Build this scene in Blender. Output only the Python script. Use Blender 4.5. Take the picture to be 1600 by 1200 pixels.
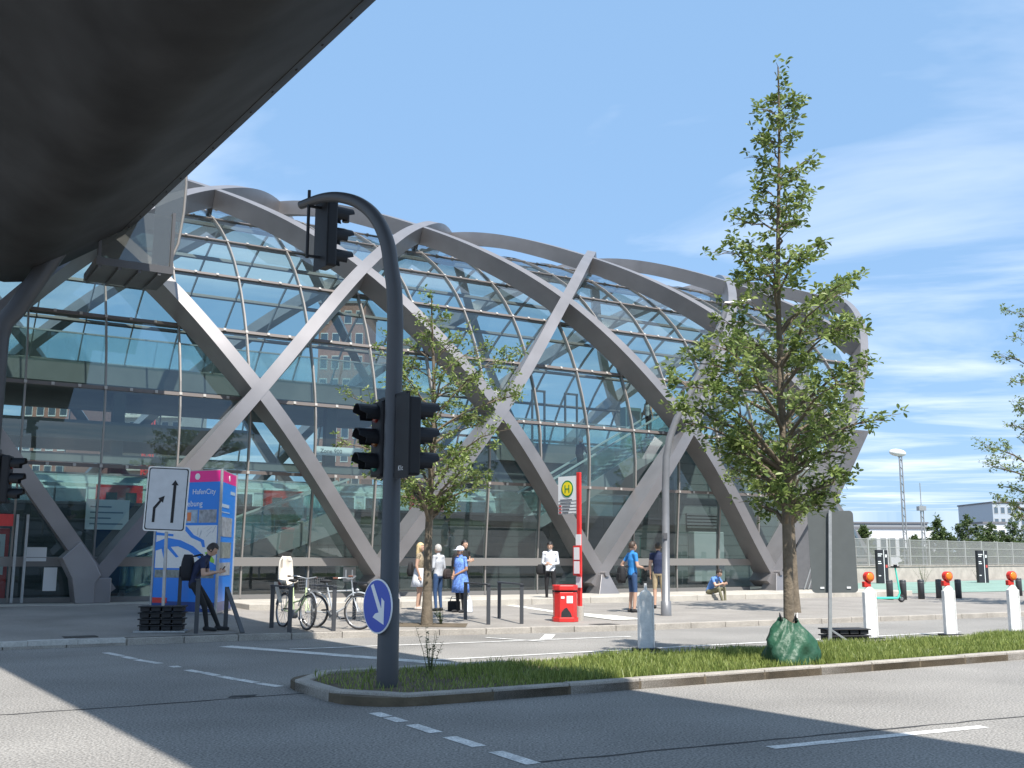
import bpy, bmesh, math, random
import numpy as np
from mathutils import Vector, Matrix, Euler
random.seed(7); RNG = np.random.default_rng(7)
scene = bpy.context.scene
for o in list(bpy.data.objects): bpy.data.objects.remove(o)
COL = scene.collection
# ------------------------------------------------------------------ camera
F, PITCH, ROLL, H = 1628.8, .1634, .0039, 1.6          # focal length in pixels of a 1600 wide picture
cam = bpy.data.cameras.new('camera'); camo = bpy.data.objects.new('camera', cam); COL.objects.link(camo)
cam.sensor_fit = 'HORIZONTAL'; cam.sensor_width = 36; cam.lens = 36 * F / 1600; cam.clip_start = .1; cam.clip_end = 6000
camo.matrix_world = Matrix.Translation((0, 0, H)) @ Matrix.Rotation(math.pi / 2 + PITCH, 4, 'X') @ Matrix.Rotation(ROLL, 4, 'Z')
scene.camera = camo
scene.render.resolution_x, scene.render.resolution_y = 1024, 768
# ------------------------------------------------------------------ sky and sun
LIGHT = Vector((-2.26, 6.11, -10.6)).normalized()
w = bpy.data.worlds.new('World'); scene.world = w; w.use_nodes = True
nt = w.node_tree; nt.nodes.clear()
def wn(t, **k):
    n = nt.nodes.new(t)
    for a, b in k.items(): setattr(n, a, b)
    return n
out = wn('ShaderNodeOutputWorld'); bg = wn('ShaderNodeBackground'); bg.inputs[1].default_value = .105
sky = wn('ShaderNodeTexSky', sky_type='NISHITA', sun_disc=False, sun_elevation=math.asin(-LIGHT.z), sun_rotation=math.atan2(-LIGHT.x, -LIGHT.y), air_density=1.0, dust_density=.4, ozone_density=2.2)
tc = wn('ShaderNodeTexCoord'); sep = wn('ShaderNodeSeparateXYZ'); nt.links.new(tc.outputs['Generated'], sep.inputs[0])
# thin clouds on a layer high above: direction divided by its height
mx = wn('ShaderNodeMath', operation='MAXIMUM'); mx.inputs[1].default_value = .04; nt.links.new(sep.outputs['Z'], mx.inputs[0])
dv = wn('ShaderNodeVectorMath', operation='DIVIDE'); nt.links.new(tc.outputs['Generated'], dv.inputs[0])
cmb = wn('ShaderNodeCombineXYZ')
for i in range(3): nt.links.new(mx.outputs[0], cmb.inputs[i])
nt.links.new(cmb.outputs[0], dv.inputs[1])
mp = wn('ShaderNodeMapping'); mp.inputs['Scale'].default_value = (.55, .8, .0); mp.inputs['Location'].default_value = (5.5, 6.6, 0); nt.links.new(dv.outputs[0], mp.inputs[0])
n1 = wn('ShaderNodeTexNoise'); n1.inputs['Scale'].default_value = .8; n1.inputs['Detail'].default_value = 7; n1.inputs['Roughness'].default_value = .55; n1.inputs['Distortion'].default_value = .5
nt.links.new(mp.outputs[0], n1.inputs['Vector'])
rp = wn('ShaderNodeValToRGB'); rp.color_ramp.elements[0].position = .47; rp.color_ramp.elements[1].position = .78
rp.color_ramp.elements[0].color = (0, 0, 0, 1); rp.color_ramp.elements[1].color = (.8, .8, .8, 1)
nt.links.new(n1.outputs[0], rp.inputs[0])
hz = wn('ShaderNodeMixRGB'); hz.inputs[0].default_value = .76; hz.inputs[2].default_value = (2.1, 3.65, 5.9, 1)      # even summer haze over the whole sky
mixc = wn('ShaderNodeMixRGB'); mixc.inputs[2].default_value = (8.2, 8.6, 9.2, 1)
nt.links.new(rp.outputs[0], mixc.inputs[0]); nt.links.new(sky.outputs[0], hz.inputs[1]); nt.links.new(hz.outputs[0], mixc.inputs[1]); nt.links.new(mixc.outputs[0], bg.inputs[0]); nt.links.new(bg.outputs[0], out.inputs[0])
sl = bpy.data.lights.new('sun', 'SUN'); sl.energy = 5.0; sl.angle = math.radians(.53); sl.color = (1, .955, .89)
so = bpy.data.objects.new('sun', sl); COL.objects.link(so); so.rotation_euler = LIGHT.to_track_quat('-Z', 'Y').to_euler()
vs = scene.view_settings; vs.view_transform = 'Standard'; vs.look = 'None'; vs.exposure = .7; vs.gamma = 1; vs.use_curve_mapping = False
scene.render.engine = 'CYCLES'
scene.cycles.transparent_max_bounces = 24; scene.cycles.max_bounces = 8
# ------------------------------------------------------------------ street frame: u along the station front, d into it
X0, Y0, TH, L = -10.6737, 27.3943, .5395, 8.0
CU, SU = math.cos(TH), math.sin(TH)
def W(u, d, z=0): return Vector((X0 + u * CU - d * SU, Y0 + u * SU + d * CU, z))
def UD(x, y): return ((x - X0) * CU + (y - Y0) * SU, -(x - X0) * SU + (y - Y0) * CU)
def ray(px, py):
    a, b = px - 800, py - 600; cr, sr = math.cos(ROLL), math.sin(ROLL)
    x = (a * cr + b * sr) / F; v = -(-a * sr + b * cr) / F
    return Vector((x, math.cos(PITCH) - v * math.sin(PITCH), math.sin(PITCH) + v * math.cos(PITCH)))
def gnd(px, py, z=0.):
    r = ray(px, py); t = (z - H) / r.z; return UD(r.x * t, r.y * t)
def on_d(px, py, d):                                    # point on the plane at depth d behind the front -> (u, z)
    r = ray(px, py); o = -X0 * -SU + -Y0 * CU; k = -r.x * SU + r.y * CU
    t = (d - o) / k; return UD(r.x * t, r.y * t)[0], H + r.z * t
def clamp(x, a=0., b=1.): return max(a, min(b, x))
KERB = [(-40, -9.3), (1, -9.1), (3.9, -9.4), (6.6, -9.9), (9.5, -10.35), (14, -10.5), (22, -10.9), (70, -12)]
def kerb_d(u): return float(np.interp(u, [k[0] for k in KERB], [k[1] for k in KERB]))
def sidez(u, d):
    a = clamp((d + 9.3) / 6.5); wl = clamp((4 - u) / 3.)
    return .12 + a * (.08 + .15 * wl)
def side(px, py):                                       # a pixel on the pavement -> u, d, z
    z = .15
    for i in range(6): u, d = gnd(px, py, z); z = sidez(u, d)
    return u, d, z
# ------------------------------------------------------------------ materials
MATS = {}
def mat(name, col, rough=.6, metal=0., var=.0, vscale=6., bump=0., bscale=40., spec=.5, emit=None, coat=0., speck=None, island=0., world=True):
    if name in MATS: return MATS[name]
    m = bpy.data.materials.new(name); m.use_nodes = True; t = m.node_tree; b = t.nodes['Principled BSDF']
    b.inputs['Base Color'].default_value = (*col, 1); b.inputs['Roughness'].default_value = rough; b.inputs['Metallic'].default_value = metal
    b.inputs['Specular IOR Level'].default_value = spec; b.inputs['Coat Weight'].default_value = coat
    if emit: b.inputs['Emission Color'].default_value = (*emit[:3], 1); b.inputs['Emission Strength'].default_value = emit[3]
    geo = t.nodes.new('ShaderNodeNewGeometry') if world else None
    src = geo.outputs['Position'] if world else t.nodes.new('ShaderNodeTexCoord').outputs['Object']
    last = None
    def scaled(inp_col, fac_socket, lo, hi):
        mr = t.nodes.new('ShaderNodeMapRange'); mr.inputs[1].default_value = .25; mr.inputs[2].default_value = .75; mr.inputs[3].default_value = lo; mr.inputs[4].default_value = hi
        t.links.new(fac_socket, mr.inputs[0])
        vm = t.nodes.new('ShaderNodeVectorMath'); vm.operation = 'SCALE'
        if inp_col is None: vm.inputs[0].default_value = col
        else: t.links.new(inp_col, vm.inputs[0])
        t.links.new(mr.outputs[0], vm.inputs['Scale']); return vm.outputs[0]
    if var:
        n = t.nodes.new('ShaderNodeTexNoise'); n.inputs['Scale'].default_value = vscale; n.inputs['Detail'].default_value = 5; t.links.new(src, n.inputs['Vector'])
        last = scaled(last, n.outputs[0], 1 - var, 1 + var)
    if speck:
        n = t.nodes.new('ShaderNodeTexNoise'); n.inputs['Scale'].default_value = speck[0]; n.inputs['Detail'].default_value = 2; t.links.new(src, n.inputs['Vector'])
        last = scaled(last, n.outputs[0], 1 - speck[1], 1 + speck[1])
    if island:
        g2 = geo or t.nodes.new('ShaderNodeNewGeometry')
        mr = t.nodes.new('ShaderNodeMath'); mr.operation = 'MULTIPLY_ADD'; mr.inputs[1].default_value = .5; mr.inputs[2].default_value = .25
        t.links.new(g2.outputs['Random Per Island'], mr.inputs[0]); last = scaled(last, mr.outputs[0], 1 - island, 1 + island)
    if last is not None: t.links.new(last, b.inputs['Base Color'])
    if bump:
        n = t.nodes.new('ShaderNodeTexNoise'); n.inputs['Scale'].default_value = bscale; n.inputs['Detail'].default_value = 4; t.links.new(src, n.inputs['Vector'])
        bp = t.nodes.new('ShaderNodeBump'); bp.inputs['Strength'].default_value = bump; bp.inputs['Distance'].default_value = .02
        t.links.new(n.outputs[0], bp.inputs['Height']); t.links.new(bp.outputs[0], b.inputs['Normal'])
    MATS[name] = m; return m
def glass(name, tint, ior=1.5, dirt=.03):
    if name in MATS: return MATS[name]
    m = bpy.data.materials.new(name); m.use_nodes = True; t = m.node_tree; t.nodes.clear()
    o = t.nodes.new('ShaderNodeOutputMaterial'); tr = t.nodes.new('ShaderNodeBsdfTransparent'); tr.inputs[0].default_value = (*tint, 1)
    gl = t.nodes.new('ShaderNodeBsdfGlossy'); gl.inputs['Roughness'].default_value = .01; gl.inputs[0].default_value = (.9, .95, 1, 1)
    lw = t.nodes.new('ShaderNodeLayerWeight'); pw = t.nodes.new('ShaderNodeMath'); pw.operation = 'POWER'; pw.inputs[1].default_value = 4.; t.links.new(lw.outputs['Facing'], pw.inputs[0])
    fr = t.nodes.new('ShaderNodeMath'); fr.operation = 'MULTIPLY_ADD'; fr.inputs[1].default_value = .8; fr.inputs[2].default_value = .09; t.links.new(pw.outputs[0], fr.inputs[0]); mx = t.nodes.new('ShaderNodeMixShader')
    df = t.nodes.new('ShaderNodeBsdfDiffuse'); df.inputs[0].default_value = (.6, .62, .6, 1); m2 = t.nodes.new('ShaderNodeMixShader'); m2.inputs[0].default_value = dirt
    t.links.new(fr.outputs[0], mx.inputs[0]); t.links.new(tr.outputs[0], mx.inputs[1]); t.links.new(gl.outputs[0], mx.inputs[2])
    t.links.new(mx.outputs[0], m2.inputs[1]); t.links.new(df.outputs[0], m2.inputs[2]); t.links.new(m2.outputs[0], o.inputs[0])
    MATS[name] = m; return m
def leafmat(name, c1, c2):
    m = bpy.data.materials.new(name); m.use_nodes = True; t = m.node_tree; t.nodes.clear()
    o = t.nodes.new('ShaderNodeOutputMaterial'); g = t.nodes.new('ShaderNodeNewGeometry'); r = t.nodes.new('ShaderNodeValToRGB')
    r.color_ramp.elements[0].color = (*c1, 1); r.color_ramp.elements[1].color = (*c2, 1); t.links.new(g.outputs['Random Per Island'], r.inputs[0])
    d = t.nodes.new('ShaderNodeBsdfPrincipled'); d.inputs['Roughness'].default_value = .45; d.inputs['Specular IOR Level'].default_value = .4
    tl = t.nodes.new('ShaderNodeBsdfTranslucent'); mx = t.nodes.new('ShaderNodeMixShader'); mx.inputs[0].default_value = .38
    t.links.new(r.outputs[0], d.inputs['Base Color']); t.links.new(r.outputs[0], tl.inputs[0])
    t.links.new(d.outputs[0], mx.inputs[1]); t.links.new(tl.outputs[0], mx.inputs[2]); t.links.new(mx.outputs[0], o.inputs[0])
    MATS[name] = m; return m
asphalt = mat('asphalt', (.228, .216, .198), .85, var=.26, vscale=.4, speck=(45, .75), bump=.5, bscale=60)
paving = mat('pavement_asphalt', (.25, .23, .206), .85, var=.18, vscale=.8, speck=(60, .35), bump=.25, bscale=80)
groundm = mat('ground_grey', (.16, .15, .14), .9, var=.2, vscale=.3)
kerbm = mat('kerb_granite', (.34, .31, .27), .8, var=.2, vscale=3, speck=(70, .3), bump=.3)
concrete = mat('concrete_light', (.42, .39, .34), .8, var=.18, vscale=2, speck=(40, .12), bump=.2)
whitepaint = mat('road_white', (.62, .61, .58), .7, var=.3, vscale=5, speck=(50, .4))
soil = mat('soil', (.11, .085, .055), .95, var=.35, vscale=4, bump=.6, bscale=25)
steel = mat('beam_steel_paint', (.27, .256, .256), .42, metal=.6, var=.12, vscale=1.1, bump=.03, bscale=3)
steeld = mat('dark_steel', (.085, .085, .09), .45, var=.08, vscale=2)
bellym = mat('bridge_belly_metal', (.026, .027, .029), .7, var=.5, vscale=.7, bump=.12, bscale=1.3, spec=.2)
mullm = mat('mullion_aluminium', (.26, .24, .22), .4, metal=.2)
darkm = mat('purlin_dark', (.14, .12, .11), .5)
white = mat('white_plastic', (.72, .715, .69), .5, var=.14, vscale=7, speck=(30, .08))
black = mat('black_rubber', (.018, .018, .02), .7, var=.3, vscale=8)
blackp = mat('black_plastic', (.011, .012, .015), .5, spec=.3)
polem = mat('pole_anthracite', (.05, .053, .059), .45, var=.08, vscale=3)
greym = mat('grey_metal', (.22, .22, .225), .4, metal=.4, var=.1, vscale=4)
galv = mat('galvanised', (.36, .37, .37), .45, metal=.5, var=.15, vscale=12)
red = mat('red_paint', (.58, .026, .022), .42, var=.16, vscale=6, coat=.1)
glassm = glass('station_glass', (.62, .735, .725), dirt=.008)
glassd = glass('far_glass', (.74, .85, .85), dirt=.008)
# ------------------------------------------------------------------ mesh helpers
class MB:
    def __init__(s): s.v = []; s.f = []; s.m = []; s.sm = []
    def add(s, vs, fs, mi=0, smooth=False):
        o = len(s.v); s.v += [tuple(v) for v in vs]; s.f += [tuple(i + o for i in f) for f in fs]; s.m += [mi] * len(fs); s.sm += [smooth] * len(fs); return s
    def box(s, c, size, R=None, mi=0):
        x, y, z = [a / 2 for a in size]
        vs = [Vector(p) for p in ((-x, -y, -z), (x, -y, -z), (x, y, -z), (-x, y, -z), (-x, -y, z), (x, -y, z), (x, y, z), (-x, y, z))]
        if R is not None: vs = [R @ v for v in vs]
        c = Vector(c); return s.add([v + c for v in vs], [(0, 3, 2, 1), (4, 5, 6, 7), (0, 1, 5, 4), (1, 2, 6, 5), (2, 3, 7, 6), (3, 0, 4, 7)], mi)
    def bx(s, x0, x1, y0, y1, z0, z1, mi=0): return s.box(((x0 + x1) / 2, (y0 + y1) / 2, (z0 + z1) / 2), (abs(x1 - x0), abs(y1 - y0), abs(z1 - z0)), None, mi)
    def prism(s, pts, z0, z1, mi=0):                      # plan polygon, counter-clockwise
        n = len(pts); return s.add([(p[0], p[1], z0) for p in pts] + [(p[0], p[1], z1) for p in pts],
            [tuple(range(n))[::-1], tuple(range(n, 2 * n))] + [(i, (i + 1) % n, n + (i + 1) % n, n + i) for i in range(n)], mi)
    def poly3(s, pts, off, mi=0):                          # any planar polygon given thickness by a vector
        n = len(pts); off = Vector(off); a = [Vector(p) for p in pts]
        return s.add(a + [p + off for p in a], [tuple(range(n))[::-1], tuple(range(n, 2 * n))] + [(i, (i + 1) % n, n + (i + 1) % n, n + i) for i in range(n)], mi)
    def tube(s, path, rad, n=8, mi=0, cap=True, smooth=True, flat=None):
        P = [Vector(p) for p in path]; R = rad if isinstance(rad, (list, tuple)) else [rad] * len(P)
        up = None; rings = []
        for i, p in enumerate(P):
            t = (P[min(i + 1, len(P) - 1)] - P[max(i - 1, 0)]).normalized()
            if up is None: up = Vector((0, 0, 1)) if abs(t.z) < .9 else Vector((1, 0, 0))
            a = (up - t * up.dot(t)).normalized(); b = t.cross(a); up = a
            r = R[i]; ra, rb = (r, r) if not isinstance(r, tuple) else r
            rings.append([p + a * math.cos(k * 2 * math.pi / n) * ra + b * math.sin(k * 2 * math.pi / n) * rb for k in range(n)])
        vs = [v for r in rings for v in r]; fs = []
        for i in range(len(P) - 1):
            for k in range(n): fs.append((i * n + k, i * n + (k + 1) % n, (i + 1) * n + (k + 1) % n, (i + 1) * n + k))
        s.add(vs, fs, mi, smooth)
        if cap: s.add(rings[0], [tuple(range(n))[::-1]], mi); s.add(rings[-1], [tuple(range(n))], mi)
        return s
    def bar(s, a, b, w, h, up=(0, 0, 1), mi=0):            # rectangular bar between two points
        a, b = Vector(a), Vector(b); t = (b - a); ln = t.length; t.normalize(); up = Vector(up)
        if abs(t.dot(up)) > .98: up = Vector((0, 1, 0))
        x = t.cross(up).normalized(); y = x.cross(t)
        vs = [p + x * sx * w / 2 + y * sy * h / 2 for p in (a, b) for sx, sy in ((-1, -1), (1, -1), (1, 1), (-1, 1))]
        return s.add(vs, [(3, 2, 1, 0), (4, 5, 6, 7), (0, 1, 5, 4), (1, 2, 6, 5), (2, 3, 7, 6), (3, 0, 4, 7)], mi)
    def ell(s, c, r, R=None, n=12, k=8, mi=0):
        c = Vector(c); vs = []
        for j in range(k + 1):
            a = math.pi * j / k
            for i in range(n):
                b = 2 * math.pi * i / n; v = Vector((math.sin(a) * math.cos(b) * r[0], math.sin(a) * math.sin(b) * r[1], math.cos(a) * r[2]))
                vs.append((R @ v if R is not None else v) + c)
        return s.add(vs, [(j * n + i, (j + 1) * n + i, (j + 1) * n + (i + 1) % n, j * n + (i + 1) % n) for j in range(k) for i in range(n)], mi, True)
    def torus(s, c, R, r, M=None, n=36, k=8, mi=0):
        c = Vector(c); vs = []
        for i in range(n):
            a = 2 * math.pi * i / n
            for j in range(k):
                b = 2 * math.pi * j / k; v = Vector(((R + r * math.cos(b)) * math.cos(a), r * math.sin(b), (R + r * math.cos(b)) * math.sin(a)))
                vs.append((M @ v if M is not None else v) + c)
        return s.add(vs, [(i * k + j, i * k + (j + 1) % k, ((i + 1) % n) * k + (j + 1) % k, ((i + 1) % n) * k + j) for i in range(n) for j in range(k)], mi, True)
    def lathe(s, prof, c=(0, 0, 0), n=16, mi=0):
        c = Vector(c); vs = [c + Vector((r * math.cos(2 * math.pi * i / n), r * math.sin(2 * math.pi * i / n), z)) for r, z in prof for i in range(n)]
        s.add(vs, [(j * n + i, j * n + (i + 1) % n, (j + 1) * n + (i + 1) % n, (j + 1) * n + i) for j in range(len(prof) - 1) for i in range(n)], mi, True)
        return s
    def mesh(s, name):
        me = bpy.data.meshes.new(name); me.from_pydata(s.v, [], s.f); me.polygons.foreach_set('material_index', s.m); me.polygons.foreach_set('use_smooth', s.sm)
        return me
    def build(s, name, mats, parent=None, fix=True, bevel=0):
        me = s.mesh(name)
        if fix:
            bm = bmesh.new(); bm.from_mesh(me); bmesh.ops.recalc_face_normals(bm, faces=bm.faces); bm.to_mesh(me); bm.free()
        for m in (mats if isinstance(mats, (list, tuple)) else [mats]): me.materials.append(m)
        o = bpy.data.objects.new(name, me); COL.objects.link(o); o.parent = parent
        if bevel:
            b = o.modifiers.new('bevel', 'BEVEL'); b.width = bevel; b.segments = 2; b.limit_method = 'ANGLE'
        return o
def tag(o, label, cat, group=None):
    o['label'] = label; o['category'] = cat
    if group: o['group'] = group
    return o
def thing(name, label, cat, u, d, z=0., rot=0., group=None):      # Empty on the ground in street coordinates
    o = bpy.data.objects.new(name, None); COL.objects.link(o); o.location = W(u, d, z); o.rotation_euler = (0, 0, TH + rot); o.empty_display_size = .1
    return tag(o, label, cat, group)
def struct(o, kind='structure'): o['kind'] = kind; return o
def street(o): o.location = (X0, Y0, 0); o.rotation_euler = (0, 0, TH); return o
def copy_tree(o, parent=None):
    c = o.copy(); COL.objects.link(c); c.parent = parent
    for ch in o.children: copy_tree(ch, c)
    return c
def text(s, size, m, parent, M, name='lettering', ext=.001, align='LEFT'):
    cu = bpy.data.curves.new(name, 'FONT'); cu.body = s; cu.size = size; cu.extrude = ext; cu.align_x = align; cu.resolution_u = 3
    t = bpy.data.objects.new(name, cu); COL.objects.link(t); bpy.context.view_layer.update()
    me = bpy.data.meshes.new_from_object(t.evaluated_get(bpy.context.evaluated_depsgraph_get())); bpy.data.objects.remove(t)
    me.materials.clear(); me.materials.append(m); o = bpy.data.objects.new(name, me); COL.objects.link(o); o.parent = parent; o.matrix_local = M; return o
def face_matrix(origin, xdir, ydir):                               # plane frame: x along the text, y up the text
    x = Vector(xdir).normalized(); y = Vector(ydir).normalized(); z = x.cross(y)
    M = Matrix((x, y, z)).transposed().to_4x4(); M.translation = Vector(origin); return M
RZ = lambda a: Matrix.Rotation(a, 3, 'Z')
RX = lambda a: Matrix.Rotation(a, 3, 'X')
RY = lambda a: Matrix.Rotation(a, 3, 'Y')
# ================================================================== SETTING: ground, road, pavement, median
struct(MB().add([(-3000, -3000, -.02), (3000, -3000, -.02), (3000, 3000, -.02), (-3000, 3000, -.02)], [(0, 1, 2, 3)]).build('ground', groundm))
struct(street(MB().add([(-60, -60, 0), (120, -60, 0), (120, -8, 0), (-60, -8, 0)], [(0, 1, 2, 3)]).build('road', asphalt)))
m = MB(); us = list(np.arange(-40, 90.1, 1.)); NT = 16
for u in us:
    k = kerb_d(u) + .14
    for t in range(NT + 1):
        d = k + (40 - k) * (t / NT) ** 2.2; m.v.append((u, d, sidez(u, d)))
for i in range(len(us) - 1):
    for t in range(NT): m.f.append((i * (NT + 1) + t, (i + 1) * (NT + 1) + t, (i + 1) * (NT + 1) + t + 1, i * (NT + 1) + t + 1)); m.m.append(0); m.sm.append(True)
pavement = struct(street(m.build('pavement', paving)))
kerb = struct(street(MB().bx(-39, -6, -9.3, -9.14, -.1, .121).build('kerb', kerbm)))
stone = MB().bx(-.494, .494, 0, .16, -.1, .125).build('kerb_stone', kerbm, kerb, bevel=.012)
def stones(pts, parent, src, first):
    P = [Vector((p[0], p[1], 0)) for p in pts]; acc = 0.
    seg = [(P[i + 1] - P[i]).length for i in range(len(P) - 1)]; T = sum(seg); n = int(T)
    for k in range(n):
        def at(s):
            i = 0
            while i < len(seg) - 1 and s > seg[i]: s -= seg[i]; i += 1
            return P[i].lerp(P[i + 1], s / seg[i])
        a, b = at(k * T / n), at((k + 1) * T / n); v = b - a
        o = src if first and k == 0 else src.copy()
        if o is not src: COL.objects.link(o)
        o.parent = parent; o.location = (a + b) / 2 + Vector((0, 0, random.uniform(-.006, .006))); o.rotation_euler = (0, 0, math.atan2(v.y, v.x)); o.scale = (v.length, 1, 1)
stones([(-6, kerb_d(-6))] + [k for k in KERB if -6 < k[0] < 31] + [(32, kerb_d(32))], kerb, stone, True)
# median island with kerb stones, soil and grass
ND, FD, NU = -18.5, -15.75, -.5
def arc(cx, cy, r, a0, a1, n=5): return [(cx + r * math.cos(math.radians(a0 + (a1 - a0) * i / n)), cy + r * math.sin(math.radians(a0 + (a1 - a0) * i / n))) for i in range(n + 1)]
nose = arc(NU + .8, FD - .8, .8, 90, 180) + arc(NU + .8, ND + .8, .8, 180, 270)
median = struct(street(MB().prism([(45, FD)] + nose + [(45, ND)], -.1, .095).build('median', soil)))
mst = stone.copy(); COL.objects.link(mst)
stones([(24, FD)] + nose[:6], median, mst, True); stones(nose[5:7], median, mst, False); stones(nose[6:] + [(24, ND)], median, mst, False)
def inmedian(u, d): return ND + .2 < d < FD - .2 and u > NU + .25 + .5 * max(0, abs(d - (ND + FD) / 2) - .7)
# grass blades
def blades(n, umin, umax, hmin, hmax, dens):
    V = []; Fc = []
    for i in range(n):
        u = umin + (umax - umin) * random.random(); d = random.uniform(ND + .17, FD - .17)
        if not inmedian(u, d): continue
        nz = .5 + .5 * math.sin(u * 2.1 + 3 * math.sin(d * 1.7)) * math.cos(d * 2.9 + u * .7)
        if random.random() > dens(u, d) * (.5 + .5 * nz): continue
        h = random.uniform(hmin, hmax) * (.55 + .6 * nz) * (1.0 if u > 2.5 else .75); a = random.random() * 6.283; lean = random.uniform(.1, .75) * h; b = random.random() * 6.283
        wv = Vector((math.cos(a), math.sin(a), 0)) * random.uniform(.004, .008); tip = Vector((math.cos(b) * lean, math.sin(b) * lean, h)); p = Vector((u, d, .09)); mid = p + tip * .55 + Vector((0, 0, h * .08))
        k = len(V); V += [p - wv, p + wv, mid + wv * .7, mid - wv * .7, p + tip]; Fc += [(k, k + 1, k + 2, k + 3), (k + 3, k + 2, k + 4)]
    return V, Fc
grassm = leafmat('grass_blades', (.11, .165, .03), (.36, .41, .12))
g = MB(); V, Fc = blades(110000, -.3, 22, .05, .16, lambda u, d: clamp((u + .2) / 4., .12, 1)); g.add(V, Fc)
tag(struct(street(g.build('grass', grassm, fix=False)), 'stuff'), 'rough green grass growing on the kerbed traffic island', 'grass')
# road markings: sheets 4 mm above the asphalt
marks = struct(street(bpy.data.objects.new('road_markings', None))); COL.objects.link(marks)
def line(a, b, w, z=.004, name='painted_line', parent=marks):
    a, b = Vector((*a, z)), Vector((*b, z)); t = (b - a).normalized(); s = Vector((-t.y, t.x, 0)) * w / 2
    return MB().add([a - s, b - s, b + s, a + s], [(0, 1, 2, 3)]).build(name, whitepaint, parent)
for a, b in ((-18.72, -19.02), (-19.08, -19.4), (-19.6, -20.12), (-20.38, -20.93), (-21.2, -21.8), (-22.1, -22.7), (-23., -23.6)): line((-.4, a), (-.4, b), .14)
for x, y, x2, y2 in ((165, 1020, 190, 1025), (193, 1026, 210, 1030), (213, 1031, 250, 1037), (270, 1041, 278, 1043), (293, 1047, 313, 1051), (317, 1051, 340, 1056), (344, 1057, 370, 1062), (373, 1062, 400, 1067), (404, 1068, 437, 1073)): line(gnd(x, y), gnd(x2, y2), .13)
line((1.72, -22.2), (4.32, -22.4), .13); line((-6, -22.0), (-3, -22.1), .13); line((10.3, -22.5), (13, -22.6), .13)
line(gnd(352, 1010), gnd(800, 1045), .3)
line(gnd(452, 1015), gnd(985, 995), .12, .008); line(gnd(640, 1034), gnd(1500, 987.5), .12, .008); line(gnd(852, 1000), gnd(860, 992), .22, .012); line(gnd(760, 997), gnd(850, 1003), .1, .012)
seamm = mat('tar_seam', (.035, .034, .033), .8)
def seam_line(pix, w_):
    P = [Vector((*gnd(*p), .003)) for p in pix]; rg = random.Random(3); L_ = []; R_ = []
    pts = [P[i].lerp(P[i + 1], k / 12) for i in range(len(P) - 1) for k in range(12)] + [P[-1]]
    for i, p in enumerate(pts):
        t = (pts[min(i + 1, len(pts) - 1)] - pts[max(i - 1, 0)]).normalized(); n = Vector((-t.y, t.x, 0)); o = n * rg.uniform(-.02, .02); ww = w_ * rg.uniform(.5, 1.2) / 2; L_.append(p + o - n * ww); R_.append(p + o + n * ww)
    n = len(pts); MB().add(L_ + R_, [(i, i + 1, n + i + 1, n + i) for i in range(n - 1)]).build('tar_seam', seamm, marks)
seam_line([(-40, 1120), (200, 1104), (480, 1083)], .05); seam_line([(820, 1193), (1250, 1152), (1640, 1116)], .045)
for px, py in ((378, 1088),): u, d = gnd(px, py); MB().add([(u - .18, d - .06, .005), (u + .12, d - .09, .005), (u + .2, d + .05, .005), (u - .1, d + .08, .005)], [(0, 1, 2, 3)]).build('tar_patch', seamm, marks)
# white guide strip on the pavement and pale slabs at the dropped kerb
gs = [side(*p) for p in ((778, 943), (866, 956), (930, 962), (985, 969))]
for i, (a, b) in enumerate(((0, 1), (1, 2), (2, 3))):
    A, B = gs[a], gs[b]; t = Vector((B[0] - A[0], B[1] - A[1], 0)).normalized(); s = Vector((-t.y, t.x, 0)) * (.16 + .14 * i)
    q = [Vector((A[0], A[1], 0)) - s, Vector((B[0], B[1], 0)) - s, Vector((B[0], B[1], 0)) + s, Vector((A[0], A[1], 0)) + s]
    MB().add([(p.x, p.y, sidez(p.x, p.y) + .008 + .003 * i) for p in q], [(0, 1, 2, 3)]).build('guide_strip', mat('pale_paint', (.6, .58, .52), .8, var=.12), pavement)
slabm = mat('pale_slab', (.5, .48, .44), .8, var=.15, speck=(30, .15))
for k in range(9):
    u = -8.2 + k * .8; MB().bx(u, u + .785, -9.12, -8.5, .05, .132 + .003 * (k % 2)).build('paving_slab', slabm, pavement)
def sheet(pts, z, name, m, parent=None): return MB().add([(p[0], p[1], z) for p in pts], [tuple(range(len(pts)))]).build(name, m, parent)
struct(street(sheet([(29, -1.3), (29, 10), (44, 11.), (60, 13), (90, 18), (90, -3), (38, -1.4)], .214, 'cycle_path', mat('cycle_path_green', (.2, .3, .25), .85, var=.15, vscale=.7, speck=(40, .2)))))
for u, d in ((-1.7, -8.6), (8.9, -9.9)):
    MB().bx(u - .28, u + .28, d - .2, d + .2, .08, sidez(u, d) + .006).build('drain_cover', mat('cast_iron', (.05, .045, .04), .7, var=.3, vscale=30), pavement)
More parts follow.
